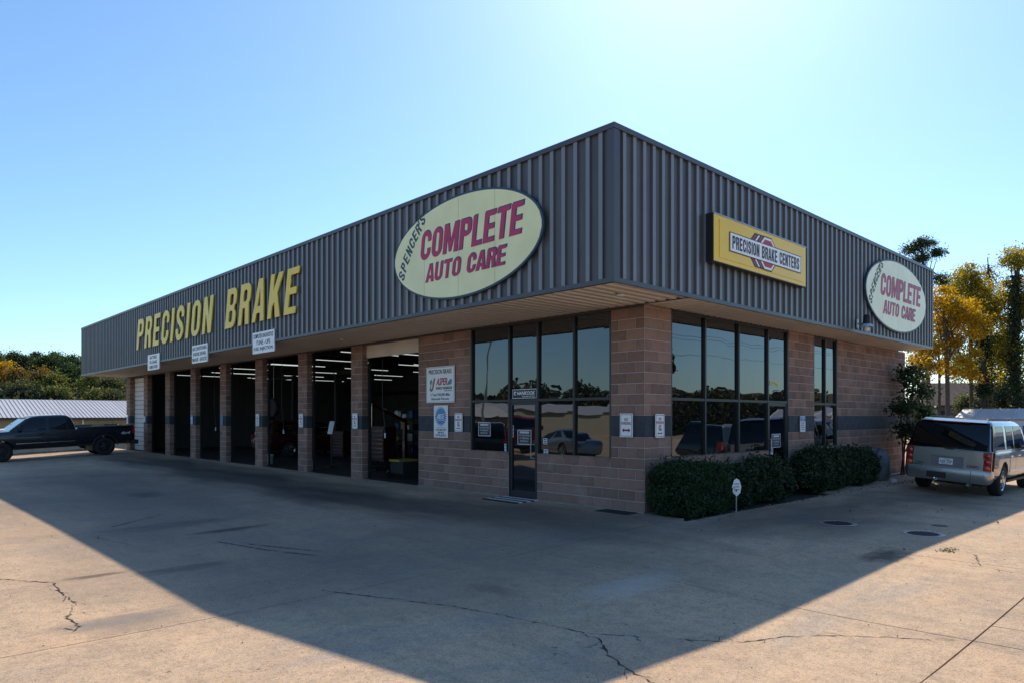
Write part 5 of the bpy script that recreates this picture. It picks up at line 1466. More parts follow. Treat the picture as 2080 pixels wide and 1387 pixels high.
obj('hanger', MB().tube((WX + 1.6, WY + 19.6, 2.5), (WX + 1.6, WY + 19.6, 4.9), .015), mt_steel, t)
def parts_rack(x, y, label, seed):
    r = random.Random(seed); t = thing('parts_rack', label, 'rack', (x, y, 0), 'parts racks in the bays')
    for a in (0, 1.5):
        for b in (0, .5): obj('post', MB().box(x + b, x + b + .04, y + a, y + a + .04, .0, 2.1), mt_iron, t)
    for z in (.25, .75, 1.25, 1.75, 2.08):
        obj('shelf', MB().box(x, x + .54, y, y + 1.54, z, z + .025), mt_iron, t)
        if z > 2: continue
        q = y + .06
        while q < y + 1.3:
            wd = r.uniform(.14, .34)
            obj('bin', MB().box(x + r.uniform(.02, .12), x + .48, q, q + wd, z + .026, z + .026 + r.uniform(.12, .36)), r.choice([mt_iron, mt_tool, mt_bucket, mt_plastic, mt_bluedoor, mt_dull, mt_steel]), t)
            q += wd + r.uniform(.02, .12)
parts_rack(WX + 5.2, WY + 8.6, 'cluttered parts rack deep inside the first bay', 1)
parts_rack(WX + 6.0, WY + 12.4, 'cluttered parts rack deep inside the second bay', 2)
parts_rack(WX + 6.4, WY + 16.6, 'cluttered parts rack deep inside the third bay', 3)
t = thing('engine_hoist', 'dark engine hoist with raised boom at the second bay', 'hoist', (WX + 2.2, WY + 12.0, 0))
obj('base_leg', MB().box(WX + 1.4, WX + 2.9, WY + 11.6, WY + 11.68, .06, .14), mt_iron, t); obj('base_leg', MB().box(WX + 1.4, WX + 2.9, WY + 12.3, WY + 12.38, .06, .14), mt_iron, t)
obj('mast', MB().box(WX + 2.75, WX + 2.87, WY + 11.92, WY + 12.04, .1, 1.7), mt_tool, t)
obj('boom', MB().tube((WX + 2.8, WY + 11.98, 1.68), (WX + 1.5, WY + 11.98, 2.25), .06), mt_tool, t)
obj('chain', MB().tube((WX + 1.5, WY + 11.98, 2.25), (WX + 1.5, WY + 11.98, 1.5), .012), mt_chrome, t)
t = thing('work_bench', 'cluttered dark work bench along the back wall of the bays', 'bench', (WX + DEP - 1.0, WY + 9.0, 0))
obj('bench_top', MB().box(WX + DEP - 1.2, WX + DEP - .28, WY + 7.6, WY + 14.0, .9, .97), mt_iron, t)
for k in range(5): obj('leg', MB().box(WX + DEP - 1.15, WX + DEP - 1.05, WY + 7.7 + k * 1.5, WY + 7.8 + k * 1.5, 0, .9), mt_iron, t)
for y, hh, mm, l in ((7.9, .45, mt_wallp, 'pale parts box at the right end of the dark work bench'), (9.2, .2, mt_tool, 'low red parts box in the middle of the dark work bench'), (10.4, .35, mt_iron, 'dark parts box at the left end of the dark work bench')):
    tag(obj('parts_box', MB().box(WX + DEP - 1.0, WX + DEP - .6, WY + y, WY + y + .4, .972, .972 + hh), mm, None, (WX + DEP - .8, WY + y, .972)), l, 'box', 'boxes on the work bench')

# ------------------------------------------------------------------ planting and small ground things
def leaves(name, pts, size, mat, parent, seed=1, aspect=.6, flat=0.0, loc=None):
    """one quad leaf per point, randomly turned"""
    g = np.random.default_rng(seed); n = len(pts)
    P = np.asarray(pts, float)
    a = g.normal(size=(n, 3)); a[:, 2] *= (1 - flat); a /= np.linalg.norm(a, axis=1)[:, None]
    b_ = g.normal(size=(n, 3)); b_ -= (b_ * a).sum(1)[:, None] * a; b_ /= np.linalg.norm(b_, axis=1)[:, None]
    s = size * g.uniform(.6, 1.3, n)[:, None]
    c_ = np.cross(a, b_)
    V = np.stack([P - a * s * .5, P + b_ * s * aspect * .5 + c_ * s * .08, P + a * s * .5, P - b_ * s * aspect * .5 + c_ * s * .08], 1).reshape(-1, 3)
    off = np.array(ORG.get(parent, (0, 0, 0)) if parent else (loc or (0, 0, 0)))
    V = V - off
    me = bpy.data.meshes.new(name)
    me.vertices.add(n * 4); me.vertices.foreach_set('co', V.astype(np.float32).ravel())
    me.loops.add(n * 4); me.loops.foreach_set('vertex_index', np.arange(n * 4, dtype=np.int32))
    me.polygons.add(n); me.polygons.foreach_set('loop_start', np.arange(0, n * 4, 4, dtype=np.int32))
    me.update(calc_edges=True)
    return put(name, me, mat, parent, None if parent else loc)
def clumps(g, c, rad, k, n, spread, shell=.55, zmin=None):
    """n points in k clumps spread through an ellipsoid"""
    d = g.normal(size=(k, 3)); d /= np.linalg.norm(d, axis=1)[:, None]
    r = (shell + (1 - shell) * g.random(k)) * g.uniform(.75, 1.08, k)
    C = np.asarray(c) + d * r[:, None] * np.asarray(rad)
    idx = g.integers(0, k, n)
    sp = np.asarray(spread) * g.uniform(.6, 1.35, k)[idx][:, None]
    P = C[idx] + g.normal(size=(n, 3)) * sp * np.array([1, 1, .7])
    if zmin is not None: P[:, 2] = np.maximum(P[:, 2], zmin + g.random(n) * .3)
    return P, C

def hedge(label, x0, x1, y0, y1, h, n, seed, size, mat, boxy=True, lean=0):
    g = np.random.default_rng(seed)
    cx, cy = (x0 + x1) / 2, (y0 + y1) / 2
    zb = gzf(cx, cy) - .02
    t = thing('shrub', label, 'shrub', (cx, cy, zb), 'clipped shrubs along the side wall')
    p = 4 if boxy else 2.4
    d = g.uniform(-1, 1, (n * 3, 3)); rr_ = (np.abs(d) ** p).sum(1) ** (1 / p)
    keep = rr_ > 1e-3
    d, rr_ = d[keep], rr_[keep]
    d = d / rr_[:, None] * (1 - np.abs(g.normal(0, .09, len(d))))[:, None]
    d = d[:n]
    lump = 1 + .05 * np.sin(d[:, 0] * 7 + seed) * np.cos(d[:, 1] * 6 + d[:, 2] * 5) + .04 * np.sin(d[:, 2] * 9 + d[:, 0] * 4)
    if not boxy: lump += .09 * np.sin(d[:, 0] * 11 + seed * 2) + .07 * np.cos(d[:, 1] * 9 + d[:, 0] * 5)
    P = np.stack([cx + d[:, 0] * (x1 - x0) / 2 * lump, cy + d[:, 1] * (y1 - y0) / 2 * lump, zb + h / 2 + d[:, 2] * h / 2 * lump], 1)
    if not boxy:
        m_ = P[:, 2] > zb + h * .8
        P[m_, 2] += np.abs(g.normal(0, .07, m_.sum()))
    hole = np.sin(P[:, 0] * 9.1 + seed) * np.sin(P[:, 2] * 10.3 + P[:, 1] * 7) + .5 * np.sin(P[:, 0] * 23 + P[:, 2] * 19)
    P = P[(hole < .85) | (g.random(len(P)) < .3)]
    st_n = len(P) // 16
    k_ = g.integers(0, len(P), st_n); up_ = (P[k_] - np.array([cx, cy, zb + h * .45])); up_ /= np.linalg.norm(up_, axis=1)[:, None]
    P = np.concatenate([P, P[k_] + (up_ + np.array([0, 0, .6])) * g.uniform(.02, .11, st_n)[:, None]])
    P[:, 1] = np.minimum(P[:, 1], WY - .03); P[:, 2] = np.maximum(P[:, 2], zb + .02)
    leaves('foliage', P, size, mat, t, seed)
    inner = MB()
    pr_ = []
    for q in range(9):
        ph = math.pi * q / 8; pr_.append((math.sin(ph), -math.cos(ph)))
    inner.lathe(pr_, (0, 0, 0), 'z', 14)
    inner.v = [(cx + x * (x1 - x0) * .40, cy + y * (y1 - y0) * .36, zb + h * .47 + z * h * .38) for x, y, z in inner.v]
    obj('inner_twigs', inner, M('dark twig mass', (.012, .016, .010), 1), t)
    for i in range(7):
        x, y = cx + g.uniform(-.3, .3) * (x1 - x0), cy + g.uniform(-.3, .3) * (y1 - y0)
        obj('stem', MB().tube((x, y, zb - .05), (x + g.uniform(-.1, .1), y, zb + h * .5), .015, .008, 5), mt_bark, t)
    return t
hedge('clipped dark green boxwood shrub at the corner pier', 10.72, 12.48, WY - 1.06, WY - .04, 1.0, 30000, 3, .05, lf_hedge)
hedge('loose leafy shrub behind the white yard sign', 12.36, 14.0, WY - .92, WY - .04, .74, 10000, 4, .075, lf_shrub, False)
hedge('loose leafy shrub under the side glass door', 13.8, 15.5, WY - .96, WY - .04, .84, 13000, 5, .075, lf_shrub, False)
hedge('dark shrub below the narrow window', 16.35, 18.6, WY - 1.0, WY - .04, .98, 14000, 6, .075, lf_shrub, False)
hedge('dark shrub beside the grey boulder', 18.4, 20.95, WY - .95, WY - .04, .9, 14000, 8, .075, lf_shrub, False)
# fallen leaves and mulch bits
g = np.random.default_rng(77)
P = np.stack([g.uniform(10.8, 25, 260), WY - 1.02 - np.abs(g.normal(0, .12, 260)), np.zeros(260)], 1)
P[:, 2] = gz(P[:, 0], P[:, 1]) + .012
P2 = np.stack([g.uniform(9, 24, 60), g.uniform(1.5, 6.5, 60), np.zeros(60)], 1); P2[:, 2] = gz(P2[:, 0], P2[:, 1]) + .012
o = leaves('leaf_litter', np.concatenate([P, P2]), .05, leafmat('litter', [(.06, .045, .03), (.22, .15, .08), (.3, .24, .16)], .1), None, 5, .6, .8, loc=(12, 6, 0)); o['kind'] = 'stuff'
g = np.random.default_rng(79)
P = np.stack([g.uniform(-1, 20, 2600), g.uniform(1.7, 16, 2600), np.zeros(2600)], 1); P = P[(P[:, 0] < 10.5) | (P[:, 1] < 6.5)]
P[:, 2] = gz(P[:, 0], P[:, 1]) + .004
o = leaves('grit', P, .014, leafmat('grit', [(.05, .04, .03), (.4, .33, .25), (.6, .5, .4), (.12, .09, .07)], .0), None, 80, .8, .9, loc=(6, 6, 0)); o['kind'] = 'stuff'
# weed tuft in the sunlit joint
P = np.stack([g.normal(11.35, .10, 70), g.normal(2.95, .04, 70), np.zeros(70)], 1); P[:, 2] = gz(P[:, 0], P[:, 1]) + np.abs(g.normal(.008, .008, 70))
tag(leaves('weed_tuft', P, .045, lf_olive, None, 6, .35, .6, loc=(11.35, 2.95, gzf(11.35, 2.95))), 'small dry green weed tuft on the sunlit concrete at right', 'weed')
# yard sign
t = thing('yard_sign', 'white shield-shaped yard sign on a thin stake between the shrubs', 'sign', (12.40, 6.80, gzf(12.40, 6.80) - .13), None, Matrix.Rotation(math.radians(-28), 3, 'Z') @ RIGHT)
hx = [(-.08, .50), (-.10, .62), (-.06, .74), (0, .78), (.06, .74), (.10, .62), (.08, .50), (0, .43)]
plate('plaque', hx, 0, .012, mt_white, t)
for i in range(3): plate('print', rect(-.055, .66 - .055 * i, .055, .685 - .055 * i), .0125, .0135, mt_steel, t)
plate('stake', rect(-.012, -.12, .012, .52), -.012, 0, mt_steel, t)
# boulder
bm_ = MB(); g = np.random.default_rng(9)
nu, nv = 22, 14
for j in range(nv + 1):
    for i in range(nu):
        th_, ph = 2 * math.pi * i / nu, math.pi * j / nv
        r_ = 1 + .13 * math.sin(3 * th_ + 1) * math.sin(2 * ph) + .09 * math.cos(5 * th_ + 2 * ph) + float(g.normal(0, .022))
        bm_.v.append((21.55 + .36 * r_ * math.sin(ph) * math.cos(th_), WY - .52 + .30 * r_ * math.sin(ph) * math.sin(th_), .40 - .48 * -math.cos(ph) * r_ * -1 * -1 + .0))
bm_.f = [(j * nu + i, j * nu + (i + 1) % nu, (j + 1) * nu + (i + 1) % nu, (j + 1) * nu + i) for j in range(nv) for i in range(nu)]
tag(obj('boulder', bm_, mt_rock, None, (21.55, WY - .52, 0), smooth=30), 'tall blue grey boulder at the end of the shrub row', 'rock')
tag(obj('stone', MB().lathe([(0, 0), (.1, .01), (.11, .07), (.05, .12), (0, .12)], (21.3, WY - 1.0, gzf(21.3, WY - 1.0)), 'z', 9), mt_whitedirty, None, (21.3, WY - 1.0, 0), smooth=60), 'small pale stone in front of the boulder', 'stone')
def tree(name, label, base, trunk, crowns, n, size, mat, seed, bark=None, limbs=7, group=None, cat='tree', spread=.42, k=26, shell=.45, r0=.16, aspect=.7):
    """trunk = list of points; crowns = [(centre, radii, share)]"""
    g = np.random.default_rng(seed)
    t = thing(name, label, cat, base, group)
    tb = MB(); L_ = len(trunk)
    for i, (a, b) in enumerate(zip(trunk, trunk[1:])): tb.tube(a, b, r0 * (1 - .75 * i / L_), r0 * (1 - .75 * (i + 1) / L_), 8)
    PP = []
    for (c_, rad, sh) in crowns:
        P, C = clumps(g, c_, rad, max(4, int(k * sh)), int(n * sh), spread, shell)
        PP.append(P)
        for q in C[:max(2, int(limbs * sh * 2))]:
            zt = g.uniform(.35, .95)
            i = min(int(zt * (L_ - 1)), L_ - 2); fr = zt * (L_ - 1) - i
            s_ = Vector(trunk[i]).lerp(Vector(trunk[i + 1]), fr)
            mid = s_.lerp(Vector(q), .55) + Vector((0, 0, .12 * (Vector(q) - s_).length))
            tb.tube(s_, mid, r0 * .34, r0 * .2, 6); tb.tube(mid, Vector(q), r0 * .2, r0 * .05, 5)
    obj('trunk', tb, bark or mt_bark, t, smooth=60)
    leaves('crown', np.concatenate(PP), size, mat, t, seed, aspect)
    return t
# slim tree in the bed by the far end of the side wall
tx, ty = 24.0, WY - .35
t = thing('young_tree', 'slim dark evergreen tree with thin stems at the end of the side wall', 'tree', (tx, ty, 0))
tb = MB()
for (p, q_, r_) in (((tx, ty, 0), (tx + .25, ty - .1, 1.6), .035), ((tx + .25, ty - .1, 1.6), (tx + .7, ty - .2, 3.1), .022), ((tx + .1, ty - .05, 0), (tx - .35, ty - .1, 1.9), .028), ((tx + .25, ty - .1, 1.4), (tx - .1, ty - .2, 3.1), .02), ((tx + .2, ty, .6), (tx + .95, ty - .4, 2.1), .02), ((tx - .3, ty - .1, 1.7), (tx - .9, ty - .25, 2.2), .015)): tb.tube(p, q_, r_, r_ * .6, 6)
obj('trunk', tb, mt_bark, t)
g = np.random.default_rng(31)
PP = []
for (c_, rad, nn, kk) in (((tx + .75, ty - .3, 2.75), (.55, .5, .65), 900, 14), ((tx - .1, ty - .25, 3.2), (.35, .35, .45), 400, 8), ((tx - .85, ty - .3, 2.15), (.6, .4, .35), 650, 10), ((tx + .9, ty - .45, 1.9), (.6, .4, .5), 700, 12), ((tx - .35, ty - .3, 1.35), (.5, .35, .35), 600, 6), ((tx + .6, ty - .4, 1.2), (.5, .4, .4), 600, 6)):
    P, C = clumps(g, c_, rad, kk, nn, .14, .3); P[:, 1] = np.minimum(P[:, 1], WY - .05); PP.append(P)
leaves('crown', np.concatenate(PP), .12, lf_shrub, t, 32, .55)
# manholes
def manhole(x, y, label):
    z = gzf(x, y)
    t = thing('manhole_cover', label, 'manhole cover', (x, y, z), 'manhole covers in the pavement')
    obj('ring', MB().lathe([(.24, .006), (.27, .010), (.30, .010), (.31, .004)], (x, y, z), 'z', 32), mt_steel, t)
    lid = MB().lathe([(0, .008), (.235, .008), (.24, .002)], (x, y, z), 'z', 32)
    for a in range(-4, 5):
        h_ = math.sqrt(max(0, .052 - (a * .05) ** 2)) * .95
        lid.box(x + a * .05 - .012, x + a * .05 + .012, y - h_, y + h_, z + .008, z + .013)
    obj('lid', lid, mt_iron, t)
manhole(12.68, 5.0, 'round iron manhole cover nearer the shrubs'); manhole(12.74, 3.66, 'round iron manhole cover nearer the sunlit concrete')
tag(obj('floor_drain_patch', MB().lathe([(0, .006), (.12, .006), (.13, .0)], (13.95, 3.75, gzf(13.95, 3.75)), 'z', 20), mt_iron, None, (13.95, 3.75, gzf(13.95, 3.75))), 'small round valve cap behind the nearer manhole cover', 'valve cap')

# ------------------------------------------------------------------ background, left
RX, LX = Vector((.7269, -.6867, 0)), Vector((.6867, .7269, 0))
def at(px, py, D):
    c_ = (px - 1040) / 1412. * D
    return Vector((.7269 * c_ + .6867 * D, -.6867 * c_ + .7269 * D, 1.85 + (844 - py) / 1412. * D))
t = thing('storage_building', 'long low storage building with pale ribbed metal roof beyond the black truck', 'building', (8, 58, -.9))
obj('wall', MB().box(-34, 30, 58.35, 68, -1.2, 1.7), mt_stwall, t)
stp = MB().box(-.494, .494, -.03, 0, 0, 2.72).box(-.494, -.46, -.06, -.03, 0, 2.72).mesh('wall_panel'); stp.materials.append(mt_stwall)
rp = MB()
rp.slab((-.49, -.35, 1.72), (.49, -.35, 1.72), (.49, 5.0, 3.08), (-.49, 5.0, 3.08), (0, -.25, 1), .04)
for k in range(4): rp.slab((-.50 + .25 * k, -.36, 1.76), (-.465 + .25 * k, -.36, 1.76), (-.465 + .25 * k, 5.0, 3.12), (-.50 + .25 * k, 5.0, 3.12), (0, -.25, 1), .07)
rpm = rp.mesh('roof_panel'); rpm.materials.append(mt_stroof)
for i in range(64):
    x = -33.5 + i
    o = bpy.data.objects.new('roof_panel', rpm); COL.objects.link(o); o.parent = t; o.location = (x - 8, 58 - 58, .9)
    o = bpy.data.objects.new('wall_panel', stp); COL.objects.link(o); o.parent = t; o.location = (x - 8, .34, -.3)
obj('back_slope', MB().slab((-34, 63.02, 3.09), (30, 63.02, 3.09), (30, 68.4, 1.72), (-34, 68.4, 1.72), (0, .25, 1), .04), mt_stroof, t)
obj('eave_gutter', MB().box(-34, 30, 57.50, 57.64, 1.58, 1.74), M('dark gutter', (.05, .045, .04), .6), t)
obj('downspout', MB().box(12.0, 12.1, 58.2, 58.29, -1.0, 1.6), mt_white, t)
for i, y in enumerate((790, 784, 780)):
    a, b_ = at(-150, y - 4, 66), at(420, y + 6 + i * 2, 66)
    pts = [a.lerp(b_, k / 12) - Vector((0, 0, .35 * math.sin(math.pi * k / 12))) for k in range(13)]
    tag(obj('power_line', MB().path(pts, .018, 5), mt_iron, None, tuple(a)), 'power line wire strung before the left trees, %s of three' % ('lowest', 'middle', 'highest')[i], 'wire', 'power lines before the left trees')
LT = [  # px of trunk, crown top py, distance, half-width px, material, label
    (-30, 700, 84, 46, lf_pine, 'tall dark pine at the left picture edge'), (18, 708, 88, 40, lf_pine, 'dark pine behind the orange trees at far left'),
    (50, 712, 92, 34, lf_pine, 'dark green tree with round top left of the gap in the skyline'), (95, 710, 90, 44, lf_green, 'broad dark green tree with the highest top in the left wood'),
    (130, 716, 94, 38, lf_green, 'dark green tree behind the fascia end'), (165, 720, 88, 40, lf_green, 'mixed green tree right of the broad green one'),
    (10, 728, 76, 30, lf_gold, 'golden orange tree at the left picture edge'), (38, 742, 74, 26, lf_orange, 'orange brown tree beside the golden one'),
    (78, 748, 74, 18, lf_orange, 'small orange topped tree in the middle of the left wood'), (112, 755, 73, 22, lf_yel, 'yellow green round tree above the truck cab'),
    (150, 738, 80, 26, lf_green, 'dark green tree right of the yellow green one'), (190, 752, 77, 30, lf_yel, 'yellow speckled tree under the fascia end'),
    (225, 760, 75, 30, lf_olive, 'olive tree under the canopy'), (262, 756, 78, 34, lf_green, 'dark tree half hidden by the last bay pier'),
    (205, 722, 92, 40, lf_green, 'tall tree hidden behind the fascia end'), (60, 775, 71, 30, lf_olive, 'low olive tree behind the storage roof at left'), (135, 782, 70, 30, lf_yel, 'low yellow green tree behind the storage roof'),
    (95, 790, 70, 24, lf_green, 'low dark tree behind the storage roof'), (5, 780, 71, 28, lf_green, 'low green tree at the left edge behind the storage roof'), (195, 790, 70, 26, lf_yel, 'low pale yellow tree behind the storage roof at right'), (240, 792, 71, 26, lf_olive, 'low olive tree behind the storage roof by the pier')]
for i, (px, py, D, hwp, mat, lb) in enumerate(LT):
    top = at(px, py, D); base = Vector((top.x, top.y, -1.0))
    Hh = top.z + 1.0; rw = hwp / 1412. * D * 1.12
    c0_ = Vector((top.x, top.y, -1.0 + Hh * .58))
    n_ = int(11000 * max(.7, min(1.6, rw * Hh / 20)))
    tree('background_tree', lb, tuple(base), [tuple(base), tuple(base + Vector((rnd.uniform(-.3, .3), 0, Hh * .45))), tuple(base + Vector((rnd.uniform(-.4, .4), 0, Hh * .85)))],
         [(tuple(c0_), (rw, rw, Hh * .42), .7), ((top.x + rnd.uniform(-.3, .3) * rw, top.y, top.z - Hh * .14), (rw * .55, rw * .55, Hh * .13), .3)], n_, .19, mat, 100 + i, limbs=5, group='trees in the left wood', spread=.42, k=44, shell=.35, r0=.18, aspect=.75)
g = np.random.default_rng(5)
n_ = 16000
X = g.uniform(-80, 80, n_); P = np.stack([X, 80 + g.uniform(0, 10, n_), -1 + g.random(n_) ** 1.2 * 5.5], 1)
o = leaves('undergrowth', P, .55, lf_far, None, 41, .8, loc=(0, 80, -1)); o['kind'] = 'stuff'

# ------------------------------------------------------------------ background, right
t = thing('storage_shed', 'low storage shed with dappled metal roof and blue roll doors behind the silver car', 'building', (52, 6, -.8))
x0, y1 = 51.0, 12.9
shp = MB(); shp.slab((0, 0, 0), (0, -.985, 0), (2.2, -.985, .64), (2.2, 0, .64), (-.28, 0, 1), .04).slab((-.02, -.985, .06), (-.02, -1.03, .06), (2.2, -1.03, .70), (2.2, -.985, .70), (-.28, 0, 1), .1)
shm = shp.mesh('roof_panel'); shm.materials.append(mt_stroof)
for k in range(22):
    o = bpy.data.objects.new('roof_panel', shm); COL.objects.link(o); o.parent = t; o.location = (x0 - 52, y1 - k * 1.02 - 6, 1.68 + .8)
obj('back_slope', MB().slab((x0 + 2.2, y1, 2.32), (x0 + 2.2, y1 - 22.4, 2.32), (x0 + 4.6, y1 - 22.4, 1.66), (x0 + 4.6, y1, 1.66), (.28, 0, 1), .04), mt_stroof, t)
obj('wall', MB().box(x0 + .15, x0 + 4.3, y1 - 22.2, y1 - .2, -1.2, 1.60).add([(x0 + .15, y1 - .2, 1.6), (x0 + 4.3, y1 - .2, 1.6), (x0 + 2.2, y1 - .2, 2.26)], [(0, 1, 2)]), mt_whitedirty, t)
for k in range(7):
    d = obj('roll_door', MB().box(x0 + .06, x0 + .15, y1 - 3.4 - k * 3.0 + .2, y1 - .8 - k * 3.0 + .2, -1.0, 1.28), mt_bluedoor, t)
    for i in range(7): obj('slat', MB().box(x0 + .035, x0 + .06, y1 - 3.36 - k * 3.0 + .2, y1 - .84 - k * 3.0 + .2, -.98 + i * .32, -.98 + i * .32 + .28), mt_bluedoor, d)
t = thing('brown_roof_house', 'brown shingle-roofed house half hidden behind the right trees', 'house', (75, 22, -1))
hp = [at(1850, 845, 72), at(2150, 845, 72)]
def hx_(px, py, D): return tuple(at(px, py, D))
obj('wall', MB().slab(hx_(1852, 870, 70), hx_(2160, 870, 70), hx_(2160, 818, 70), hx_(1852, 818, 70), tuple(-LX), 4.0), mt_brick, t)
rfm = MB()
for r_ in range(8):
    ya, yb = 822 - r_ * 5.6, 822 - (r_ + 1) * 5.6
    rfm.slab(hx_(1838 + r_ * 5, ya, 69.4 + r_ * .45), hx_(2175, ya, 69.4 + r_ * .45), hx_(2175, yb, 69.85 + r_ * .45), hx_(1843 + r_ * 5, yb, 69.85 + r_ * .45), tuple(-LX + Vector((0, 0, 1.2))), .06)
obj('roof', rfm, mt_shingle, t)
obj('window', MB().slab(hx_(1905, 845, 69.9), hx_(1925, 845, 69.9), hx_(1925, 826, 69.9), hx_(1905, 826, 69.9), tuple(-LX), .1), mt_carglass, t)
suv_like('white_van', 'white van whose roof shows between the slim tree and the silver car', 'van', mt_wpaint, (36.0, 11.6), math.radians(100), 5.0, 2.02, 1.9)
t = thing('thin_pole', 'thin pale metal pole left of the yellow maple trunk', 'pole', tuple(at(1870, 850, 46)))
a, b_ = at(1870, 870, 46), at(1870, 796, 46)
obj('shaft', MB().tube(a, b_, .03), mt_white, t); obj('cap', MB().tube(b_, b_ + Vector((0, 0, .12)), .05, .02), mt_white, t)
def rtree(name, lb, px, D, trunkpx, crowns, n, size, mat, seed, **kw):
    """crowns in pixels at distance D: (px, py, rx, ry, share)"""
    tr = [tuple(at(x, y, D)) for x, y in trunkpx]
    tr[0] = (tr[0][0], tr[0][1], -1.0)
    cr = []
    for (x, y, rx, ry, sh) in crowns:
        cr.append((tuple(at(x, y, D)), (rx / 1412. * D, rx / 1412. * D * .8, ry / 1412. * D), sh))
    return tree(name, lb, tr[0], tr, cr, n, size, mat, seed, **kw)
GR = 'trees behind the shop at right'
rtree('pine_tree', 'tall pine whose dark top rises above the right end of the fascia', 1880, 58, [(1888, 860), (1884, 700), (1880, 600), (1874, 510)], [(1876, 495, 34, 15, .22), (1850, 506, 22, 10, .1), (1905, 512, 18, 10, .12), (1868, 528, 28, 12, .16), (1905, 565, 28, 14, .14), (1935, 580, 32, 24, .18), (1880, 610, 30, 20, .08)], 9000, .19, lf_pine, 201, group=GR, spread=.26, k=70, shell=.3, r0=.2, aspect=.35, limbs=10)
rtree('maple_tree', 'golden yellow maple just right of the fascia end', 1925, 48, [(1926, 862), (1924, 770), (1920, 690), (1916, 620)], [(1925, 645, 60, 62, .3), (1965, 660, 55, 60, .25), (1885, 720, 50, 50, .2), (1960, 740, 60, 36, .17), (1915, 600, 38, 30, .08)], 18000, .14, lf_gold, 202, group=GR, spread=.32, k=80, shell=.3, r0=.17, bark=mt_bark, limbs=12)
rtree('maple_tree', 'amber maple with a paler crown in front of the ivy trunks', 1975, 52, [(1975, 862), (1972, 760), (1970, 680), (1968, 600)], [(1985, 610, 55, 60, .35), (1965, 570, 36, 40, .2), (2025, 650, 55, 70, .3), (2000, 740, 50, 40, .15)], 15000, .15, lf_amber, 203, group=GR, spread=.38, k=80, shell=.3, r0=.15, limbs=10)
rtree('bare_tree', 'nearly leafless tree with fine twigs rising over the maples', 2012, 55, [(2016, 862), (2014, 740), (2012, 640), (2010, 570), (2006, 525)], [(2010, 570, 34, 46, .6), (2025, 600, 30, 40, .4)], 1400, .12, lf_orange, 204, group=GR, spread=.3, k=60, shell=.2, r0=.09, limbs=36)
rtree('ivy_tree', 'dark ivy-wrapped trunk tree with bronze leaves at the right picture edge', 2062, 50, [(2062, 862), (2064, 740), (2066, 640), (2068, 540)], [(2066, 530, 28, 36, .2), (2058, 600, 44, 60, .25), (2092, 620, 50, 90, .25), (2055, 700, 44, 60, .3)], 13000, .15, lf_amber, 205, group=GR, spread=.36, k=70, shell=.3, r0=.24, limbs=10)
rtree('ivy_tree', 'slimmer ivy-wrapped tree between the maples', 1998, 50, [(1998, 862), (1998, 760), (1996, 690), (1994, 640)], [(1998, 700, 18, 60, .5), (1997, 790, 13, 60, .5)], 4500, .15, lf_ivy, 206, group=GR, spread=.26, k=46, shell=.2, r0=.22, limbs=8)
g = np.random.default_rng(210); n_ = 6500
P = np.array([tuple(at(2062 + g.normal(0, 8), g.uniform(560, 850), 49.3 + g.normal(0, .3))) for _ in range(n_)])
tag(leaves('ivy', P, .15, lf_ivy, None, 210, .8, loc=tuple(P.min(0))), 'column of ivy on the trunk at the right picture edge', 'ivy')
rtree('broad_tree', 'green leafy tree low between the maple and the ivy trunks', 2030, 58, [(2030, 862), (2030, 790), (2030, 740)], [(2030, 715, 55, 60, .5), (2055, 780, 45, 50, .5)], 5500, .18, lf_olive, 207, group=GR, spread=.38, k=50, shell=.25, r0=.15)
rtree('broad_tree', 'green tree behind the yellow maple against the fascia', 1905, 66, [(1908, 862), (1908, 760), (1906, 690)], [(1905, 690, 60, 70, .5), (1955, 640, 60, 70, .5)], 5500, .2, lf_olive, 208, group=GR, spread=.42, k=50, shell=.25, r0=.15)
rtree('broad_tree', 'dark tree far behind the trunks under the yellow crowns', 1975, 78, [(1975, 862), (1975, 800), (1974, 740)], [(1960, 745, 60, 40, .5), (2020, 740, 60, 50, .5)], 5000, .22, lf_olive, 214, group=GR, spread=.45, k=46, shell=.25, r0=.15)
rtree('shrub', 'round green shrub in front of the brown-roofed house', 1965, 56, [(1965, 862), (1965, 830)], [(1965, 820, 36, 20, 1.0)], 5600, .16, lf_olive, 209, group='shrubs by the brown-roofed house', cat='shrub', spread=.3, k=30, shell=.3, r0=.06)
rtree('shrub', 'dark green shrub beside the shed roof at right', 2050, 56, [(2050, 862), (2050, 830)], [(2055, 812, 42, 26, 1.0)], 6400, .17, lf_ivy, 211, group='shrubs by the brown-roofed house', cat='shrub', spread=.3, k=30, shell=.25, r0=.06)
rtree('shrub', 'russet twiggy shrub right of the round green one', 2010, 60, [(2010, 862), (2010, 830)], [(2012, 812, 30, 26, 1.0)], 2600, .13, lf_orange, 212, group='shrubs by the brown-roofed house', cat='shrub', spread=.3, k=24, shell=.2, r0=.06)
# a leaning pale forked trunk before the house
t = thing('leaning_tree', 'leaning forked pale tree trunk left of the maple trunk', 'tree', tuple(at(1905, 858, 47)))
obj('trunk', MB().path([at(1906, 862, 47), at(1898, 825, 47), at(1885, 795, 47.2), at(1872, 765, 47.4)], .10, 7).path([at(1899, 825, 47), at(1893, 800, 46.8), at(1886, 790, 46.6)], .06, 6), mt_barkp, t)
P, C = clumps(np.random.default_rng(15), tuple(at(1868, 745, 47.4)), (1.2, 1.0, 1.1), 12, 900, .28, .3)
leaves('crown', P, .17, lf_gold, t, 16, .7)

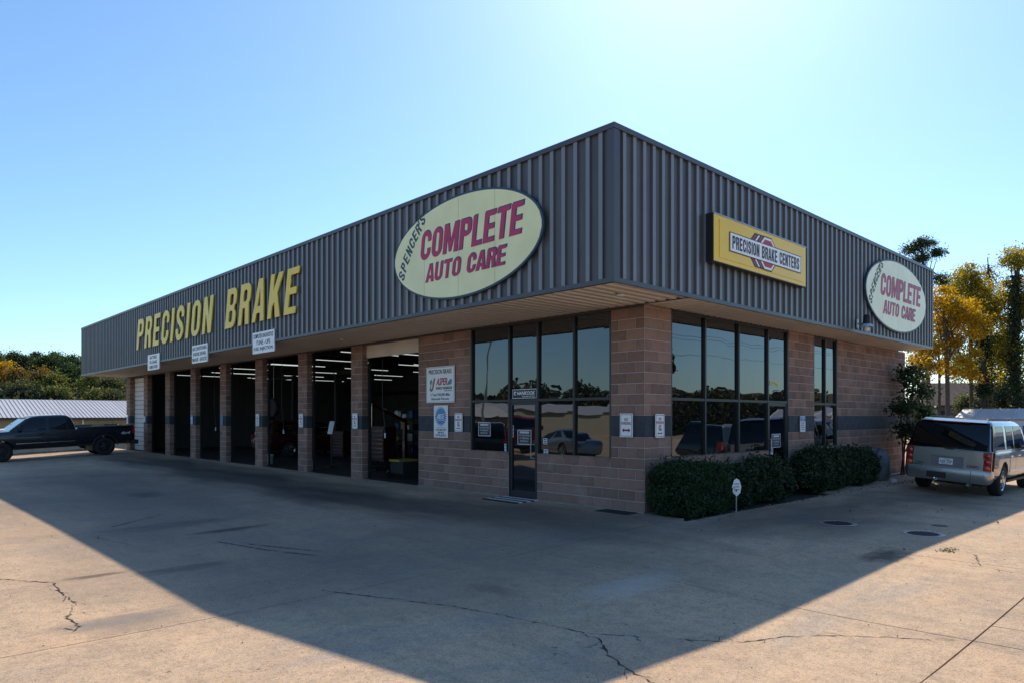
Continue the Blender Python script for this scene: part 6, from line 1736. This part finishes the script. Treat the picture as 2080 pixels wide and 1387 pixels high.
# ------------------------------------------------------------------ behind the camera: what the glass mirrors
g = np.random.default_rng(88)
n_ = 110000
A = g.uniform(math.radians(95), math.radians(345), n_); Rr = g.uniform(96, 112, n_)
hgt = 6.6 + 1.2 * np.sin(A * 9) + .8 * np.sin(A * 23 + 1) + .7 * np.sin(A * 61)
P = np.stack([Rr * np.cos(A), Rr * np.sin(A), -1 + g.random(n_) ** .9 * hgt], 1)
o = leaves('far_wood', P, .75, lf_far, None, 89, .8, loc=(0, 0, -1)); o['kind'] = 'stuff'
hb = MB()
for i in range(60):
    a0, a1 = math.radians(95 + i * 4.17), math.radians(95 + (i + 1) * 4.17)
    hb.add([(114 * math.cos(a0), 114 * math.sin(a0), -2), (114 * math.cos(a1), 114 * math.sin(a1), -2), (150 * math.cos(a1), 150 * math.sin(a1), 6.5), (150 * math.cos(a0), 150 * math.sin(a0), 6.5), (200 * math.cos(a1), 200 * math.sin(a1), -2), (200 * math.cos(a0), 200 * math.sin(a0), -2)], [(0, 1, 2, 3), (3, 2, 4, 5)])
struct('hills', hb, M('wooded hill', (.035, .045, .02), .95, var=1, scale=.2, col2=(.07, .06, .03)))
def lamp_post(x, y, h, arms, label):
    t = thing('street_lamp', label, 'street lamp', (x, y, -.5), 'street lamps mirrored in the glass')
    obj('post', MB().tube((x, y, -.5), (x, y, h), .13, .07, 10), mt_steel, t)
    for (dx, dy) in arms:
        obj('arm', MB().path([(x, y, h - .1), (x + dx * .5, y + dy * .5, h + .5), (x + dx, y + dy, h + .7)], .05), mt_steel, t)
        obj('lantern', MB().box(x + dx - .35 * abs(dx) / (abs(dx) + abs(dy)) - .12, x + dx + .35 * abs(dx) / (abs(dx) + abs(dy)) + .12, y + dy - .35 * abs(dy) / (abs(dx) + abs(dy)) - .12, y + dy + .35 * abs(dy) / (abs(dx) + abs(dy)) + .12, h + .62, h + .78), mt_iron, t)
lamp_post(-19, 47, 9.0, [(2.6, 3.0)], 'single-arm street lamp mirrored in the front window')
lamp_post(39, -23, 8.8, [(-2.6, -.6), (2.6, .6)], 'double-arm street lamp mirrored in the side window')
t = thing('utility_pole', 'wooden utility pole with cross arms mirrored in the side window', 'pole', (58, -27, -.5))
obj('shaft', MB().tube((58, -27, -.5), (58.5, -27.2, 11.5), .16, .1), mt_wood, t)
for z in (10.6, 11.1): obj('cross_arm', MB().box(57.2, 59.8, -27.25, -27.1, z, z + .12), mt_wood, t)
for i, z in enumerate((10.8, 11.3, 9.2)):
    tag(obj('power_line', MB().path([(-60 + k * 15, -26 - i * .7, z - .8 * math.sin(math.pi * k / 12)) for k in range(13)], .02, 5), mt_iron, None, (-60, -30, z)), 'power line wire mirrored in the side window, %s one' % ('middle', 'highest', 'lowest')[i], 'wire', 'power lines mirrored in the glass')
tree('pine_tree', 'tall pine mirrored in the side door glass', (62, -28, -.8), [(62, -28, -.8), (62, -28, 4), (62, -28, 8)], [((62, -28, 7), (2.2, 2.2, 2.4), 1.0)], 2500, .45, lf_pine, 300, group='trees mirrored in the glass')
t = thing('warehouse', 'long pale warehouse across the road mirrored in the front window', 'building', (-45, 60, -.6))
obj('wall', MB().box(-52, -42, 30, 95, -.7, 2.6), mt_stwall, t); obj('roof', MB().slab((-41.6, 30, 2.62), (-41.6, 95, 2.62), (-47, 95, 3.8), (-47, 30, 3.8), (.25, 0, 1), .06), mt_stroof, t)
t = thing('warehouse', 'low white warehouse mirrored in the side window', 'building', (70, -50, -.6))
obj('wall', MB().box(40, 95, -58, -48, -.7, 2.8), mt_whitedirty, t); obj('roof', MB().slab((40, -47.6, 2.82), (95, -47.6, 2.82), (95, -53, 4.0), (40, -53, 4.0), (0, .25, 1), .06), mt_stroof, t)
